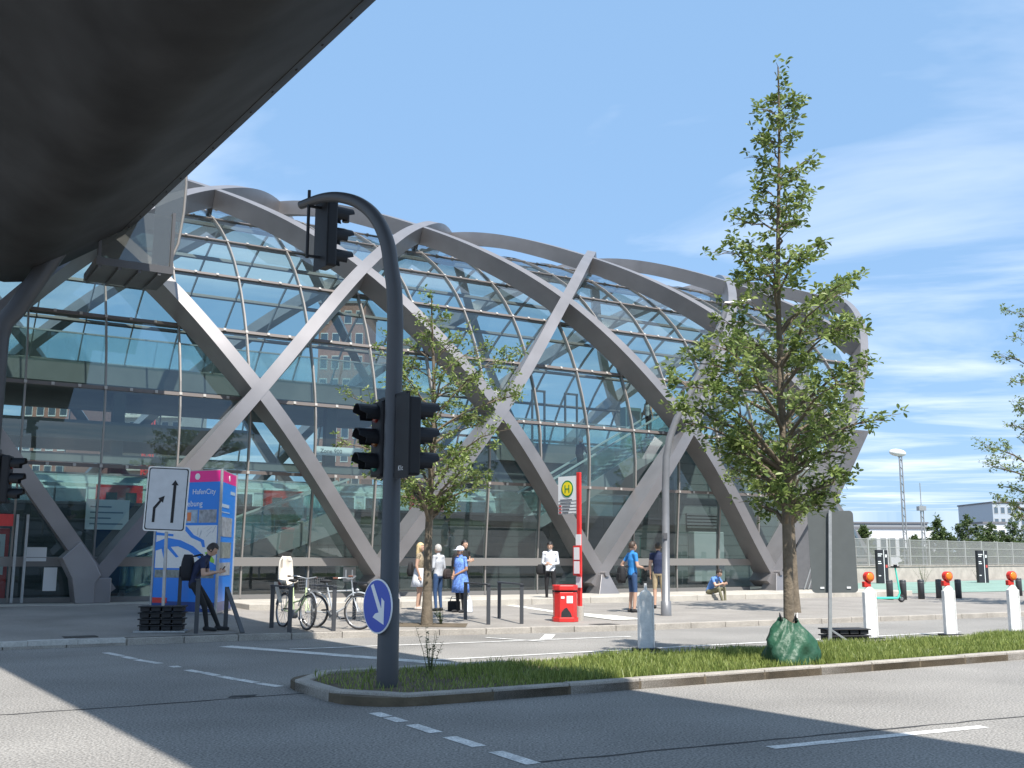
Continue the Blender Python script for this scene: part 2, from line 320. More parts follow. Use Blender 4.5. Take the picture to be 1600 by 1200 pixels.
# low leafy plants on the island
plantm = leafmat('weed_leaves', (.03, .06, .015), (.09, .14, .04))
def weed(u, d, z, h, n, label, spread=.25):
    t = thing('weed_plant', label, 'plant', u, d, z); st = MB(); lf = MB()
    for i in range(n):
        a = random.random() * 6.28; r = spread * random.uniform(.2, 1); hh = h * random.uniform(.6, 1)
        tip = Vector((math.cos(a) * r, math.sin(a) * r, hh)); st.tube([(tip.x * .15, tip.y * .15, 0), (tip.x * .5, tip.y * .5, hh * .5), tip], [.006, .004, .002], 5)
        for k in range(16):
            f = random.uniform(.12, 1); p = Vector((tip.x * f, tip.y * f, hh * f)); b = random.random() * 6.28; l = random.uniform(.04, .085); dr = Vector((math.cos(b), math.sin(b), random.uniform(-.1, .6))) * l; sd = Vector((-math.sin(b), math.cos(b), 0)) * l * .22
            lf.add([p, p + dr * .5 + sd, p + dr, p + dr * .5 - sd], [(0, 1, 2, 3)])
    st.build('stem', mat('stem_green', (.08, .1, .03), .7), t); lf.build('foliage', plantm, t, fix=False); return t
u, d = gnd(672, 1052, .1); weed(u, d, .095, .6, 9, 'bushy weed with upright stems growing on the island beside the signal pole')
u, d, z = side(690, 975); weed(u, d, z, .35, 9, 'tuft of green weeds at the foot of the small street tree', .3)
# ================================================================== STATION HALL
station = thing('station_hall', 'barrel shaped glass station hall with crossing grey steel beams', 'station', 0, 0, 0)
PR = [(.1, -4.27), (0, 1.0), (-.145, 6.26), (2.06, 10.99), (6.27, 14.25), (11.6, 16.0)]
PR = PR + [(23.2 - p[0], p[1]) for p in PR[-2::-1]]           # index 1 is s = 0, index 5 the crown (s = 4)
def prof(s):
    i = int(clamp(math.floor(s), 0, 7)); t = s - i
    if s < 0: return np.array([.0, 1.0 + 5.27 * s]), np.array([0., 1.])
    if s > 8: return np.array([23.2, 1.0 + 5.27 * (8 - s)]), np.array([0., -1.])
    p = [np.array(PR[clamp(j, 0, len(PR) - 1) if isinstance(j, int) else j]) for j in (i, i + 1, min(i + 2, len(PR) - 1), min(i + 3, len(PR) - 1))]
    a = .5 * (2 * p[1] + (p[2] - p[0]) * t + (2 * p[0] - 5 * p[1] + 4 * p[2] - p[3]) * t * t + (3 * p[1] - p[0] - 3 * p[2] + p[3]) * t ** 3)
    v = .5 * ((p[2] - p[0]) + 2 * (2 * p[0] - 5 * p[1] + 4 * p[2] - p[3]) * t + 3 * (3 * p[1] - p[0] - 3 * p[2] + p[3]) * t * t)
    return a, v / np.linalg.norm(v)
def skin(u, s, off=0.):                                        # point of the barrel, off = metres towards the inside
    p, t = prof(s); return Vector((u, p[0] + t[1] * off, p[1] - t[0] * off))
def nrm(s): p, t = prof(s); return Vector((0, -t[1], t[0]))    # outward
UMIN = -13.
def beam(u0, sgn, s0, s1, proud, wd=.39):
    m = MB(); n = int((s1 - s0) * 14) + 2; rings = []
    for i in range(n):
        s = s0 + (s1 - s0) * i / (n - 1); u = u0 + sgn * 4 * s
        if u < UMIN: continue
        p = skin(u, s); q = skin(u + sgn * .04, s + .01); t = (q - p).normalized(); N_ = nrm(s); b = t.cross(N_).normalized()
        dep = .95 - .4 * min(max(s, 0), 8 - min(s, 8)) / 4; o = p + N_ * proud; i_ = p - N_ * (dep - proud)
        rings.append([o + b * wd / 2, o - b * wd / 2, i_ - b * wd / 2, i_ + b * wd / 2])
    if len(rings) < 2: return None
    vs = [v for r in rings for v in r]; fs = [(0, 1, 2, 3), tuple(len(vs) - 4 + k for k in (3, 2, 1, 0))]
    for i in range(len(rings) - 1):
        for k in range(4): fs.append((i * 4 + k, i * 4 + (k + 1) % 4, (i + 1) * 4 + (k + 1) % 4, (i + 1) * 4 + k))
    o = m.add(vs, fs, 0, True).build('lattice_beam', steel, station); o.data.set_sharp_from_angle(angle=math.radians(35)); return o
for k in range(-9, 4): beam(8 * k, 1, -.075, 8.075, .006)
for k in range(-2, 12): beam(8 * k, -1, max(-.075, k - 3. + .02), 8.075, -.004)
# pedestals, plinth
for k in (-1, 0, 1, 2, 3):
    u = 8 * k; m = MB(); zb = .36
    if k == 0:
        pts = [on_d(*q, -.3) for q in ((97, 872), (113, 905), (117, 949), (146, 949), (149, 912), (158, 899), (150, 880), (126, 846))]
        m.poly3([(p[0], -.3, max(p[1], zb)) for p in pts], (0, .8, 0)).build('beam_foot', steel, station, bevel=.02)
        MB().bx(-.12, .3, -.2, .3, zb, 1.0).build('beam_foot', steel, station, bevel=.02)
        continue
    m.add([(u - .42, -.42, zb), (u + .42, -.42, zb), (u + .42, .42, zb), (u - .42, .42, zb), (u - .16, -.2, 1.0), (u + .16, -.2, 1.0), (u + .16, .25, 1.0), (u - .16, .25, 1.0)], [(0, 3, 2, 1), (4, 5, 6, 7), (0, 1, 5, 4), (1, 2, 6, 5), (2, 3, 7, 6), (3, 0, 4, 7)])
    m.tube([(u, -.3, 1.02), (u, .35, 1.02)], .09, 10); m.build('beam_foot', steel, station, bevel=.01)
plm = concrete
for i in range(12):
    u = 3.2 + i * 2.1; MB().bx(u, u + 2.09, -2.6, .3, -.02, .372 + .003 * (i % 2)).build('plinth_block', plm, station, bevel=.02)
MB().bx(-13, 3.19, -.9, .3, -.02, .365).build('threshold', plm, station)
MB().bx(-13, 28.5, .3, 23, -.02, .36).build('floor_slab', mat('hall_floor', (.13, .13, .125), .6, var=.1), station)
# glazing
ROWS = [-.118, .068, .54, 1.0, 1.465, 1.93, 2.395, 2.86, 3.325, 3.79]; ROWS = ROWS + [8 - s for s in ROWS[::-1]]
GO = .95
def uend(s): return 24 + 4 * max(0, s) - .45
COLS = list(np.arange(-12, 58, 2.))
cells = []
for r in range(len(ROWS) - 1):
    s0, s1 = ROWS[r], ROWS[r + 1]
    for u in COLS:
        a, b = min(u + 2, uend(s0)), min(u + 2, uend(s1))
        if a <= u + .05 and b <= u + .05: continue
        cells.append((r, u, max(a, u + .01), max(b, u + .01)))
def pane(m, r, u, a, b, gap=.012):
    s0, s1 = ROWS[r], ROWS[r + 1]; n = 2 if r not in (0, 1) else 1; vs = []
    for i in range(n + 1):
        s = s0 + (s1 - s0) * i / n; e = a + (b - a) * i / n; vs += [skin(u + gap, s, GO), skin(max(e - gap, u + gap * 1.5), s, GO)]
    return m.add(vs, [(2 * i, 2 * i + 1, 2 * i + 3, 2 * i + 2) for i in range(n)])
near = sorted([c for c in cells if c[0] <= 9 and c[1] > -7], key=lambda c: c[0])
far_c = [c for c in cells if c not in near]
for c in near[:210]: pane(MB(), *c).build('glass_pane', glassm, station, fix=False)
vis = sorted([c for c in far_c if -6 <= c[1] < 40 and c[0] < 17], key=lambda c: c[0])[:88]
for c in vis: pane(MB(), *c).build('glass_pane', glassd, station, fix=False)
m = MB()
for c in far_c + near[210:]:
    if c not in vis: pane(m, *c)
struct(m.build('far_glazing', glassd, station, fix=False), 'stuff')
for u in COLS:                                                    # glazing ribs, one per column line
    for (sa, sb) in ((-.118, 4.), (4., 8.118)):
        sa2 = max(sa, (u + .45 - 24) / 4) if u > 23.5 else sa
        if sa2 >= sb - .1: continue
        n = max(2, int((sb - sa2) * 6)); pts = [sa2 + (sb - sa2) * i / n for i in range(n + 1)]; m = MB(); vs = []
        for s in pts:
            vs += [skin(u - .022, s, GO - .05), skin(u + .022, s, GO - .05), skin(u + .022, s, GO + .1), skin(u - .022, s, GO + .1)]
        fs = [(0, 1, 2, 3), tuple(len(vs) - 4 + k for k in (3, 2, 1, 0))]
        for i in range(n):
            for k in range(4): fs.append((i * 4 + k, i * 4 + (k + 1) % 4, i * 4 + 4 + (k + 1) % 4, i * 4 + 4 + k))
        m.add(vs, fs).build('glazing_rib', mullm, station)
cl = MB()
for r, s in enumerate(ROWS):                                       # purlins along the hall, with clamps
    p, t = prof(s); T = Vector((0, t[0], t[1])); N_ = nrm(s); e = uend(s); big = r in (1, len(ROWS) - 2); hh = .12 if big else .05
    if r == 0: hh = .1
    c0 = skin(0, s, GO + (.02 if not big else -.03))
    vs = []
    for u in (UMIN, e): vs += [c0 + Vector((u, 0, 0)) + T * a + N_ * b for a, b in ((-hh, -.1), (hh, -.1), (hh, .055 if not big else .1), (-hh, .055 if not big else .1))]
    MB().add(vs, [(0, 1, 2, 3), (7, 6, 5, 4)] + [(k, (k + 1) % 4, 4 + (k + 1) % 4, 4 + k) for k in range(4)]).build('glazing_purlin', mat('rail_grey', (.2, .19, .18), .45) if (big or r == 0) else darkm, station)
    if 2 <= r <= 9:
        MB().add([v + N_ * .07 + T * .03 * 0 for v in vs], []).v
        for u in np.arange(-7.34, e, .667):
            q = c0 + Vector((u, 0, 0)) + N_ * .06; cl.add([q + Vector((x * .038, 0, 0)) + T * y * .04 + N_ * z * .03 for x, y, z in ((-1, -1, 0), (1, -1, 0), (1, 1, 0), (-1, 1, 0), (-1, -1, 1), (1, -1, 1), (1, 1, 1), (-1, 1, 1))], [(0, 3, 2, 1), (4, 5, 6, 7), (0, 1, 5, 4), (1, 2, 6, 5), (2, 3, 7, 6), (3, 0, 4, 7)])
struct(cl.build('glazing_clamps', mat('clamp_white', (.42, .4, .37), .5), station), 'stuff')
for r in (2, 4, 6, 8):                                              # brackets carrying the glass from the beams
    pass
bk = MB()
for k in np.arange(-2, 8.1, .5):
    for s in (1, 2, 3):
        if (k * 2) % 2 == (s % 2) and 8 * k < uend(s) - 1: p = skin(8 * k, s, .7); bk.bar(p, skin(8 * k, s, GO + .05), .16, .16)
struct(bk.build('glass_brackets', steeld, station), 'stuff')
# end cheek beside the last beam
MB().poly3([(25.75, .15, 3.0), (27.1, .15, 3.0), (29.75, .15, 6.75), (28.55, .15, 6.75)], (0, .5, 0)).build('end_cheek', mat('cheek_dark', (.11, .11, .115), .5, var=.1), station)
MB().poly3([(24.6, .15, .4), (26.9, .15, .4), (27.1, .15, 2.995), (25.75, .15, 2.995)], (0, .4, 0)).build('end_cheek', mat('cheek_dark', (.11, .11, .115), .5), station)
for i in range(9): MB().bar((25.2 + i * .22, -.25, .4), (26.3 + i * .22, -.25, 2.6), .035, .035).build('stair_rod', galv, station)
# ---------------- inside: wall boards, platform, train hall fittings
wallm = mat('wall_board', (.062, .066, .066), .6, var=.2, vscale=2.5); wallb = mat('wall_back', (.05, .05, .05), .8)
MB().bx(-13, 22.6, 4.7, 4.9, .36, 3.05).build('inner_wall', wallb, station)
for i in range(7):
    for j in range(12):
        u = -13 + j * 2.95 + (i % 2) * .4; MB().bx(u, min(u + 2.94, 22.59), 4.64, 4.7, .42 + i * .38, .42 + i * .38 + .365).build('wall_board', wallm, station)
MB().bx(-13, 22.6, 4.6, 7.6, 3.07, 3.16).build('platform_slab', mat('platform_grey', (.15, .15, .145), .7), station)
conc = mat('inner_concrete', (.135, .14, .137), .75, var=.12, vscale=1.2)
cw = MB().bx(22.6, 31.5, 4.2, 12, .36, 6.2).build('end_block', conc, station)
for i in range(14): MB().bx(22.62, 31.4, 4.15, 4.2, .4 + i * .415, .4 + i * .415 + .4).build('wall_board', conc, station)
for i in range(5): MB().bx(23.2, 25.0, 4.05, 4.149, 2.75 + i * .13, 2.83 + i * .13).build('louvre_slat', mat('louvre', (.12, .12, .12), .5), station)
MB().bx(23.3, 24.9, 3.75, 4.149, .6, 2.6).build('switch_cabinet', mat('cabinet_grey', (.36, .36, .35), .5), station, bevel=.03)
grail = glass('railing_glass', (.8, .9, .88))
def slab(u0, u1, d0, d1, z0, z1, m=conc, name='gallery_slab'): return MB().bx(u0, u1, d0, d1, z0, z1).build(name, m, station)
slab(-13, 13.5, 8.2, 15, 7.3, 8.0); slab(-13, 6.6, 9.5, 14, 5.55, 6.2); slab(-13, 22, 9.6, 9.9, 4.75, 5.05, conc, 'edge_beam')
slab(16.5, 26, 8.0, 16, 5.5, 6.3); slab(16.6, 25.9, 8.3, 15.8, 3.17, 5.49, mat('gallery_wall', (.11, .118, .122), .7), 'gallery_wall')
MB().bx(-13, 13.5, 8.16, 8.18, 8.0, 8.95).build('glass_railing', grail, station); MB().bx(-13, 13.5, 8.14, 8.2, 8.95, 9.0).build('hand_rail', galv, station)
MB().bx(16.5, 26, 7.96, 7.98, 6.3, 7.25).build('glass_railing', grail, station); MB().bx(16.5, 26, 7.94, 8.0, 7.25, 7.3).build('hand_rail', galv, station)
MB().bx(-13, 22.5, 5.0, 5.02, 3.17, 4.0).build('glass_railing', grail, station); MB().bx(-13, 22.5, 4.98, 5.04, 4.0, 4.05).build('hand_rail', galv, station)
for u in (18.6, 20.3):                                               # slim portal frames on the gallery
    for x in (0, .62): MB().bx(u + x, u + x + .07, 8.6, 8.68, 6.3, 8.6).build('portal_frame', steeld, station)
    MB().bx(u, u + .69, 8.59, 8.69, 8.6, 8.68).build('portal_frame', steeld, station); MB().bx(u + .07, u + .62, 8.6, 8.66, 7.15, 7.2).build('portal_frame', steeld, station)
MB().bx(23.6, 24.5, 8.6, 9.0, 6.3, 8.3).build('display_case', mat('case_teal', (.12, .18, .18), .4), station); MB().bx(23.7, 24.4, 8.58, 8.6, 7.2, 8.15).build('display_case_screen', mat('screen_dark', (.05, .07, .08), .2), station)
for u in (-6, 2, 10, 18): MB().bx(u - .2, u + .2, 9.8, 10.2, .37, 7.29).build('column', conc, station)
# escalators: sloped truss, balustrades and hand rails
def escalator(u0, z0, u1, z1, d, w=1.1):
    dirv = Vector((u1 - u0, 0, z1 - z0)); MB().poly3([(u0, d, z0 - .45), (u0, d, z0 - .02), (u1, d, z1 - .02), (u1 + .5, d, z1 - .02), (u1 + .5, d, z1 - .6)], (0, w, 0)).build('escalator_truss', mat('truss_grey', (.2, .21, .21), .5), station)
    n = int(dirv.length / .36)
    st = MB()
    for i in range(n): p = Vector((u0, 0, z0)) + dirv * (i / n); st.bx(p.x, p.x + .38, d + .15, d + w - .15, p.z - .1, p.z + .06)
    struct(st.build('escalator_steps', mat('step_metal', (.3, .3, .31), .4, metal=.5), station), 'stuff')
    for y in (d + .02, d + w - .07):
        MB().poly3([(u0, y, z0), (u1, y, z1), (u1, y, z1 + .85), (u0, y, z0 + .85)], (0, .03, 0)).build('balustrade_glass', grail, station)
        MB().bar((u0 - .3, y + .015, z0 + .88), (u1 + .3, y + .015, z1 + .92), .08, .06).build('hand_rail', mat('rail_pale', (.45, .5, .48), .35, metal=.3), station)
escalator(15.4, 3.0, 22.7, 7.2, 3.0); escalator(1.2, .5, 7.6, 3.1, 2.6)
# signs inside and on the glass
bl = mat('sign_white', (.75, .76, .76), .4)
u, z = on_d(168, 804, 4.5); MB().bx(u - .62, u + .62, 4.5, 4.56, z - .45, z + .45).build('departure_board', bl, station)
for k in range(4): MB().bx(u - .5, u + (.1 if k % 2 else .45), 4.488, 4.497, z - .3 + k * .17, z - .26 + k * .17).build('board_line', mat('sign_grey', (.2, .25, .3), .5), station)
u, z = on_d(515, 705, 8.1); MB().bx(u - .55, u + 1.7, 8.02, 8.1, z - .16, z + .16).build('zone_sign', bl, station)
text('Zone 900', .22, mat('sign_ink', (.05, .06, .06), .5), station, face_matrix((u - .4, 8.015, z - .08), (1, 0, 0), (0, 0, 1)))
for px, py, hw, hh in ((57, 866, .24, .18), (78, 905, .16, .3)):
    u, z = on_d(px, py, .8); MB().bx(u - hw, u + hw, .8, .82, z - hh, z + hh).build('door_notice', bl, station)
u, z = on_d(546, 898, .8); text('U', .42, bl, station, face_matrix((u - .16, .8, z - .14), (1, 0, 0), (0, 0, 1)), 'metro_letter', .004)
MB().bx(u - .2, u + .2, .805, .81, z - .2, z + .22).build('metro_sign_plate', mat('plate_grey', (.25, .26, .26), .5), station)
for px in (22, 38): u, z = on_d(px, 880, .55); MB().bx(u - .03, u + .03, .5, .62, .37, 2.6).build('door_frame', galv, station)
u, z = on_d(0, 815, .55); MB().bx(u - 1.5, u + .3, .5, .6, 2.3, 2.6).build('door_sign', red, station)
# ticket machine
u, z = on_d(-2, 870, 1.6); tm = thing('ticket_machine', 'white and red ticket machine inside the glass door on the far left', 'ticket machine', u, 1.6, .362)
MB().bx(-.4, .22, 0, .5, 0, 1.9).build('cabinet', red, tm, bevel=.03); MB().bx(-.36, .12, -.02, -.001, .7, 1.75).build('front_panel', bl, tm); MB().bx(-.25, .0, -.035, -.021, 1.2, 1.55).build('screen', blackp, tm)
# train
train = thing('metro_train', 'pale grey metro train with red door sections behind the glass', 'train', 0, 8.0, .9)
tg = mat('train_grey', (.45, .46, .45), .35, metal=.2); tgl = mat('train_window', (.03, .04, .05), .12)
sec = [(-.0, .3), (0, 2.5), (.12, 2.95), (.45, 3.28), (1.3, 3.4), (1.45, .3)]
m = MB(); nn = len(sec); m.add([(u, y, z) for u in (-14, 16.5) for y, z in sec], [tuple(range(nn)), tuple(range(nn, 2 * nn))[::-1]] + [(i, (i + 1) % nn, nn + (i + 1) % nn, nn + i) for i in range(nn)]); m.build('car_body', tg, train)
for u in (-10.4, -4.2, 1.1, 6.8, 12.6):
    dr = MB().bx(u, u + 1.5, -.03, -.002, .4, 3.0).build('door_section', red, train)
    for x in (.32, .95): MB().bx(u + x, u + x + .36, -.045, -.031, 1.6, 2.75).build('door_window', tgl, dr)
for u in (-12.2, -8.2, -6.4, -2.2, -.6, 3.2, 5.0, 8.9, 10.7, 14.6):
    f = MB().bx(u, u + 1.45, -.02, -.002, 2.2, 2.9).build('window_frame', bl, train, bevel=.05); MB().bx(u + .06, u + 1.39, -.03, -.021, 2.26, 2.84).build('window', tgl, f)
MB().bx(-14, 16.5, -.012, -.001, 3.02, 3.08).build('roof_line', bl, train)
for i in range(5): MB().bx(-13 + i * 6.4, -10.5 + i * 6.4, .1, 1.3, 0.0, .3).build('bogie', steeld, train)
MB().bx(-13, 22.6, 7.7, 12, .36, .9).build('track_bed', wallb, station)
# ================================================================== SKYWALK over the street
sky_b = thing('skywalk', 'dark rounded footbridge crossing overhead at the top left', 'footbridge', 0, 0, 0)
def bu(d): return .19 + (.5 - d) * .0645                          # right rim
SOFF = [(0, 10.75), (.0, 10.48), (-.1, 10.27), (-.5, 9.97), (-2.1, 8.86), (-2.5, 8.62), (-2.95, 8.55), (-3.4, 8.62), (-3.8, 8.86), (-5.4, 9.97), (-5.8, 10.27), (-5.9, 10.48), (-5.9, 10.75)]
m = MB(); ds = np.linspace(-46, .3, 24); nb = len(SOFF) - 1
for d in ds:
    for x, z in SOFF: m.v.append((bu(d) + x, d, z))
for i in range(len(ds) - 1):
    for k in range(nb): m.f.append((i * (nb + 1) + k, i * (nb + 1) + k + 1, (i + 1) * (nb + 1) + k + 1, (i + 1) * (nb + 1) + k)); m.m.append(0); m.sm.append(True)
for dd in (0, len(ds) - 1): m.f.append(tuple(dd * (nb + 1) + k for k in range(nb + 1))); m.m.append(0); m.sm.append(False)
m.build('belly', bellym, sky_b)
MB().add([(bu(d) - x, d, z) for d in (-46, .3) for x, z in ((0, 10.75), (5.9, 10.75), (5.9, 10.95), (0, 10.95))], [(0, 1, 2, 3), (7, 6, 5, 4)] + [(k, (k + 1) % 4, 4 + (k + 1) % 4, 4 + k) for k in range(4)]).build('deck', steeld, sky_b)
m = MB(); na = 8
for d in (-46, .3):
    for i in range(na + 1): a = math.pi * i / na; m.v.append((bu(d) - 2.95 + 2.85 * math.cos(a), d, 10.96 + 2.6 * math.sin(a)))
for k in range(na): m.f.append((k, k + 1, na + 2 + k, na + 1 + k)); m.m.append(0); m.sm.append(True)
m.build('glass_vault', glass('skywalk_glass', (.55, .57, .55), dirt=.25), sky_b)
for d in np.arange(-45, 0, 3.): MB().tube([(bu(d) - 2.95 + 2.9 * math.cos(a), d, 10.97 + 2.65 * math.sin(a)) for a in np.linspace(0, math.pi, 13)], .06, 6).build('vault_rib', steeld, sky_b)
MB().tube([(bu(d) - .5, d, 9.967) for d in np.linspace(-46, .3, 24)], .012, 4).build('panel_seam', black, sky_b)
seam = MB()
for d in np.arange(-44, 0, 1.1): seam.ell((bu(d) - .3, d, 10.115), (.03, .03, .025), n=6, k=4)
struct(seam.build('bolt_heads', black, sky_b), 'stuff')
# connector box with glazed cheek where the footbridge meets the hall
MB().bx(-.75, 1.2, -1.1, .9, 9.0, 9.2).build('connector_floor', steeld, sky_b)
for x in (-.72, 1.1): MB().bx(x, x + .08, -1.1, -1.0, 9.2, 10.7).build('connector_post', steeld, sky_b)
for k in range(4): MB().bx(-.7 + k * .5, -.62 + k * .5, -1.08, .85, 8.93, 8.999).build('floor_rib', steeld, sky_b)
MB().bx(-.64, 1.1, -1.05, -1.03, 9.2, 10.6).build('connector_glass', glass('dusty_glass', (.42, .42, .38), dirt=.1), sky_b)
prf = [(-1.0, 9.2), (-.25, 9.2), (.2, 9.9), (.38, 10.8), (.42, 11.6), (.3, 12.6), (-1.0, 12.6)]
MB().poly3([(1.2 + x * .55, -1.0 + .0 * x, z) for x, z in prf], (.0, .03, 0)).build('glass_cheek', glass('dusty_glass', (.42, .42, .38), dirt=.1), sky_b)
MB().tube([(1.2 + x * .55, -1.0, z) for x, z in prf[1:6]], .035, 6).build('cheek_edge', mullm, sky_b)
# bent support pier
u2, z2 = on_d(10, 492, -1.4); u1, z1 = on_d(120, 366, -1.4)
MB().tube([(u2 - .12, -1.4, .3), (u2 - .12, -1.4, z2 - .6), (u2 - .05, -1.4, z2 - .2), (u2 + .2, -1.4, z2 + .15), (u1, -1.4, z1 + .35)], .23, 14).build('pier', polem, sky_b)
# ================================================================== STREET FURNITURE
def atY(px, py, Y): r = ray(px, py); t = Y / r.y; return Vector((r.x * t, Y, H + r.z * t))
def wthing(name, label, cat, p, rot=0., group=None):              # thing at a world position, world aligned
    o = thing(name, label, cat, 0, 0, 0, 0, group); o.location = p; o.rotation_euler = (0, 0, rot); return o
def wud(u, d, z): return W(u, d, z)
lens_r, lens_a, lens_g = mat('lens_red', (.16, .02, .015), .15), mat('lens_amber', (.16, .06, .015), .15), mat('lens_green', (.01, .16, .12), .15)
def signal_head(parent, p, ang, tilt=0.):
    """three-lamp head centred at p, lamps facing the direction ang"""
    R = RZ(ang) @ RX(tilt); P = Vector(p); m = MB(); m.box(P, (.17, .31, .93), R); hs = m.build('signal_head', blackp, parent, bevel=.03)
    m = MB(); m.box(P - R @ Vector((.092, 0, 0)), (.012, .37, .99), R); m.build('back_board', blackp, hs)
    for k, lm in enumerate((lens_r, lens_a, lens_g)):
        c = P + R @ Vector((.085, 0, .3 - .3 * k)); m = MB(); n = 16; vs = []
        for x in (0, .26):
            for i in range(n + 1):
                a = math.radians(-35 + 250 * i / n); cut = x * (1 - .35 * (math.cos(math.radians(-35 + 250 * i / n - 90)) < .1)); vs.append(c + R @ Vector((cut, .125 * math.cos(a), .125 * math.sin(a))))
        for x in (.26, 0):
            for i in range(n + 1):
                a = math.radians(-35 + 250 * i / n); cut = x * (1 - .35 * (math.cos(math.radians(-35 + 250 * i / n - 90)) < .1)); vs.append(c + R @ Vector((cut, .115 * math.cos(a), .115 * math.sin(a))))
        k2 = n + 1; fs = [(j * k2 + i, j * k2 + i + 1, (j + 1) * k2 + i + 1, (j + 1) * k2 + i) for j in range(3) for i in range(n)]
        m.add(vs, fs); m.build('visor', blackp, hs)
        m = MB(); m.tube([c + R @ Vector((.0, 0, 0)), c + R @ Vector((.012, 0, 0))], .105, 18); m.ell(c + R @ Vector((.012, 0, 0)), (.03, .1, .1), R, 14, 8); m.build('lens', lm, hs)
    return hs
pb = gnd(605, 1072, .1); PB = W(*pb, .085)
tl = wthing('traffic_light', 'tall dark traffic light pole with curved arm on the nose of the island', 'traffic light', PB)
AD = Vector((-math.cos(math.radians(35)), math.sin(math.radians(35)), 0))
armp = [(0, 0), (0, 1.0), (0, 1.02), (0, 4.3), (.03, 4.75), (.09, 5.05), (.17, 5.4), (.36, 5.74), (.64, 5.99), (1.0, 6.15), (1.35, 6.21), (1.75, 6.19)]
def smooth(P, R_, n=5):
    q, k = [], []
    for i in range(len(P) - 1):
        p0, p1, p2, p3 = P[max(i - 1, 0)], P[i], P[i + 1], P[min(i + 2, len(P) - 1)]
        for j in range(n): t = j / n; q.append(.5 * (2 * p1 + (p2 - p0) * t + (2 * p0 - 5 * p1 + 4 * p2 - p3) * t * t + (3 * p1 - p0 - 3 * p2 + p3) * t ** 3)); k.append(R_[i] + (R_[i + 1] - R_[i]) * t)
    return q + [P[-1]], k + [R_[-1]]
sp_, sr_ = smooth([AD * a + Vector((0, 0, z)) for a, z in armp[3:]], [.1, .098, .096, .094, .088, .08, .072, .064, .056])
MB().tube([AD * a + Vector((0, 0, z)) for a, z in armp[:3]] + sp_, [.128, .125, .112] + sr_, 18).build('pole', polem, tl)
UA, DA = Vector((CU, SU, 0)), Vector((-SU, CU, 0))
signal_head(tl, DA * .33 + Vector((0, 0, 2.93)), TH + math.pi); signal_head(tl, DA * -.36 + UA * .05 + Vector((0, 0, 2.9)), TH)
for z in (2.46, 3.42): MB().bar(DA * .4 + Vector((0, 0, z)), DA * -.42 + Vector((0, 0, z)), .05, .035).build('bracket', blackp, tl)
tipp = AD * 1.55 + Vector((0, 0, 6.2)); MB().tube([tipp + Vector((-.03, 0, .16)), tipp + Vector((-.03, 0, -.78))], .022, 8).build('hanger', blackp, tl)
signal_head(tl, tipp + UA * .24 + Vector((0, 0, -.42)), TH + .1)
for z in (-.75, -.06): MB().bar(tipp + Vector((-.03, 0, z)), tipp + UA * .22 + Vector((0, 0, z)), .035, .03).build('bracket', blackp, tl)
MB().tube([tipp + UA * .5 + Vector((0, 0, -.03)), tipp + UA * .5 + Vector((0, 0, -.2))], .05, 10).build('sensor', blackp, tl)
text('K1c', .085, bl, tl, face_matrix(DA * -.36 + UA * (.05 - .101) + Vector((0, 0, 2.5)) + DA * .08, -DA, (0, 0, 1)))
# blue keep-right sign on the pole
SN = Vector((math.cos(math.radians(-141)), math.sin(math.radians(-141)), 0)); SC = PB + SN * .15 + Vector((0, 0, .93)); SX = Vector((0, 0, 1)).cross(SN)
rs = wthing('road_sign', 'round blue sign with a white arrow pointing down, fixed low on the signal pole', 'road sign', SC)
def disc(r, a, b, name, m, par): return MB().tube([SN * a, SN * b], r, 40).build(name, m, par)
disc(.315, .0, .012, 'sign_rim', bl, rs); disc(.298, .012, .016, 'sign_face', mat('sign_blue', (.005, .06, .42), .35), rs)
def sgn(x, y, o=.0165): return SX * x + Vector((0, 0, y)) + SN * o
q = [(-.14, .23), (-.085, .255), (.1, -.03), (.1, .1), (.16, .06), (.155, -.205), (-.085, -.13), (-.03, -.085), (.045, -.07)]
MB().poly3([sgn(*p) for p in q], SN * .003).build('arrow', bl, rs); MB().bar(SN * -.09, SN * .0, .05, .12).build('clamp', galv, rs)
# partly visible signal at the left edge
PL = atY(-26, 980, 20.5); uL, dL = UD(PL.x, PL.y); tl2 = wthing('traffic_light', 'traffic light cut off by the left edge of the picture in front of the doors', 'traffic light', W(uL, dL, sidez(uL, dL)))
zl = atY(12, 748, 20.3).z - sidez(uL, dL); MB().tube([(0, 0, 0), (0, 0, 3.4)], .07, 12).build('pole', polem, tl2)
signal_head(tl2, Vector((.22, -.05, zl)), math.radians(10))
for z in (zl - .4, zl + .4): MB().bar((0, 0, z), (.2, -.05, z), .04, .04).build('bracket', blackp, tl2)
# temporary signs on rubber foot plates
def foot_plates(t, n, z0=0., a=0.):
    for k in range(n):
        m = MB(); z = z0 + k * .115; R = RZ(a + random.uniform(-.06, .06))
        for s in (-1, 1):
            for i in range(4): m.box(R @ Vector((-.3 + i * .2, s * .11, z + .05)), (.17, .15, .085), R)
        m.box(R @ Vector((0, 0, z + .045)), (.78, .16, .05), R); m.box(R @ Vector((0, 0, z + .095)), (.84, .44, .022), R @ RX(0.0)); m.build('foot_plate', black, t, bevel=.012)
def rounded(w_, h_, r, n=4): return [(sx * (w_ / 2 - r) + r * math.cos(math.radians(a0 + 90 * i / n)), sy * (h_ / 2 - r) + r * math.sin(math.radians(a0 + 90 * i / n))) for sx, sy, a0 in ((1, 1, 0), (-1, 1, 90), (-1, -1, 180), (1, -1, 270)) for i in range(n + 1)]
def board(t, c, R, w_, h_, m, name, th=.02, r=.05, off=0.): return MB().poly3([c + R @ Vector((x, off, y)) for x, y in rounded(w_, h_, r)], R @ Vector((0, th, 0))).build(name, m, t)
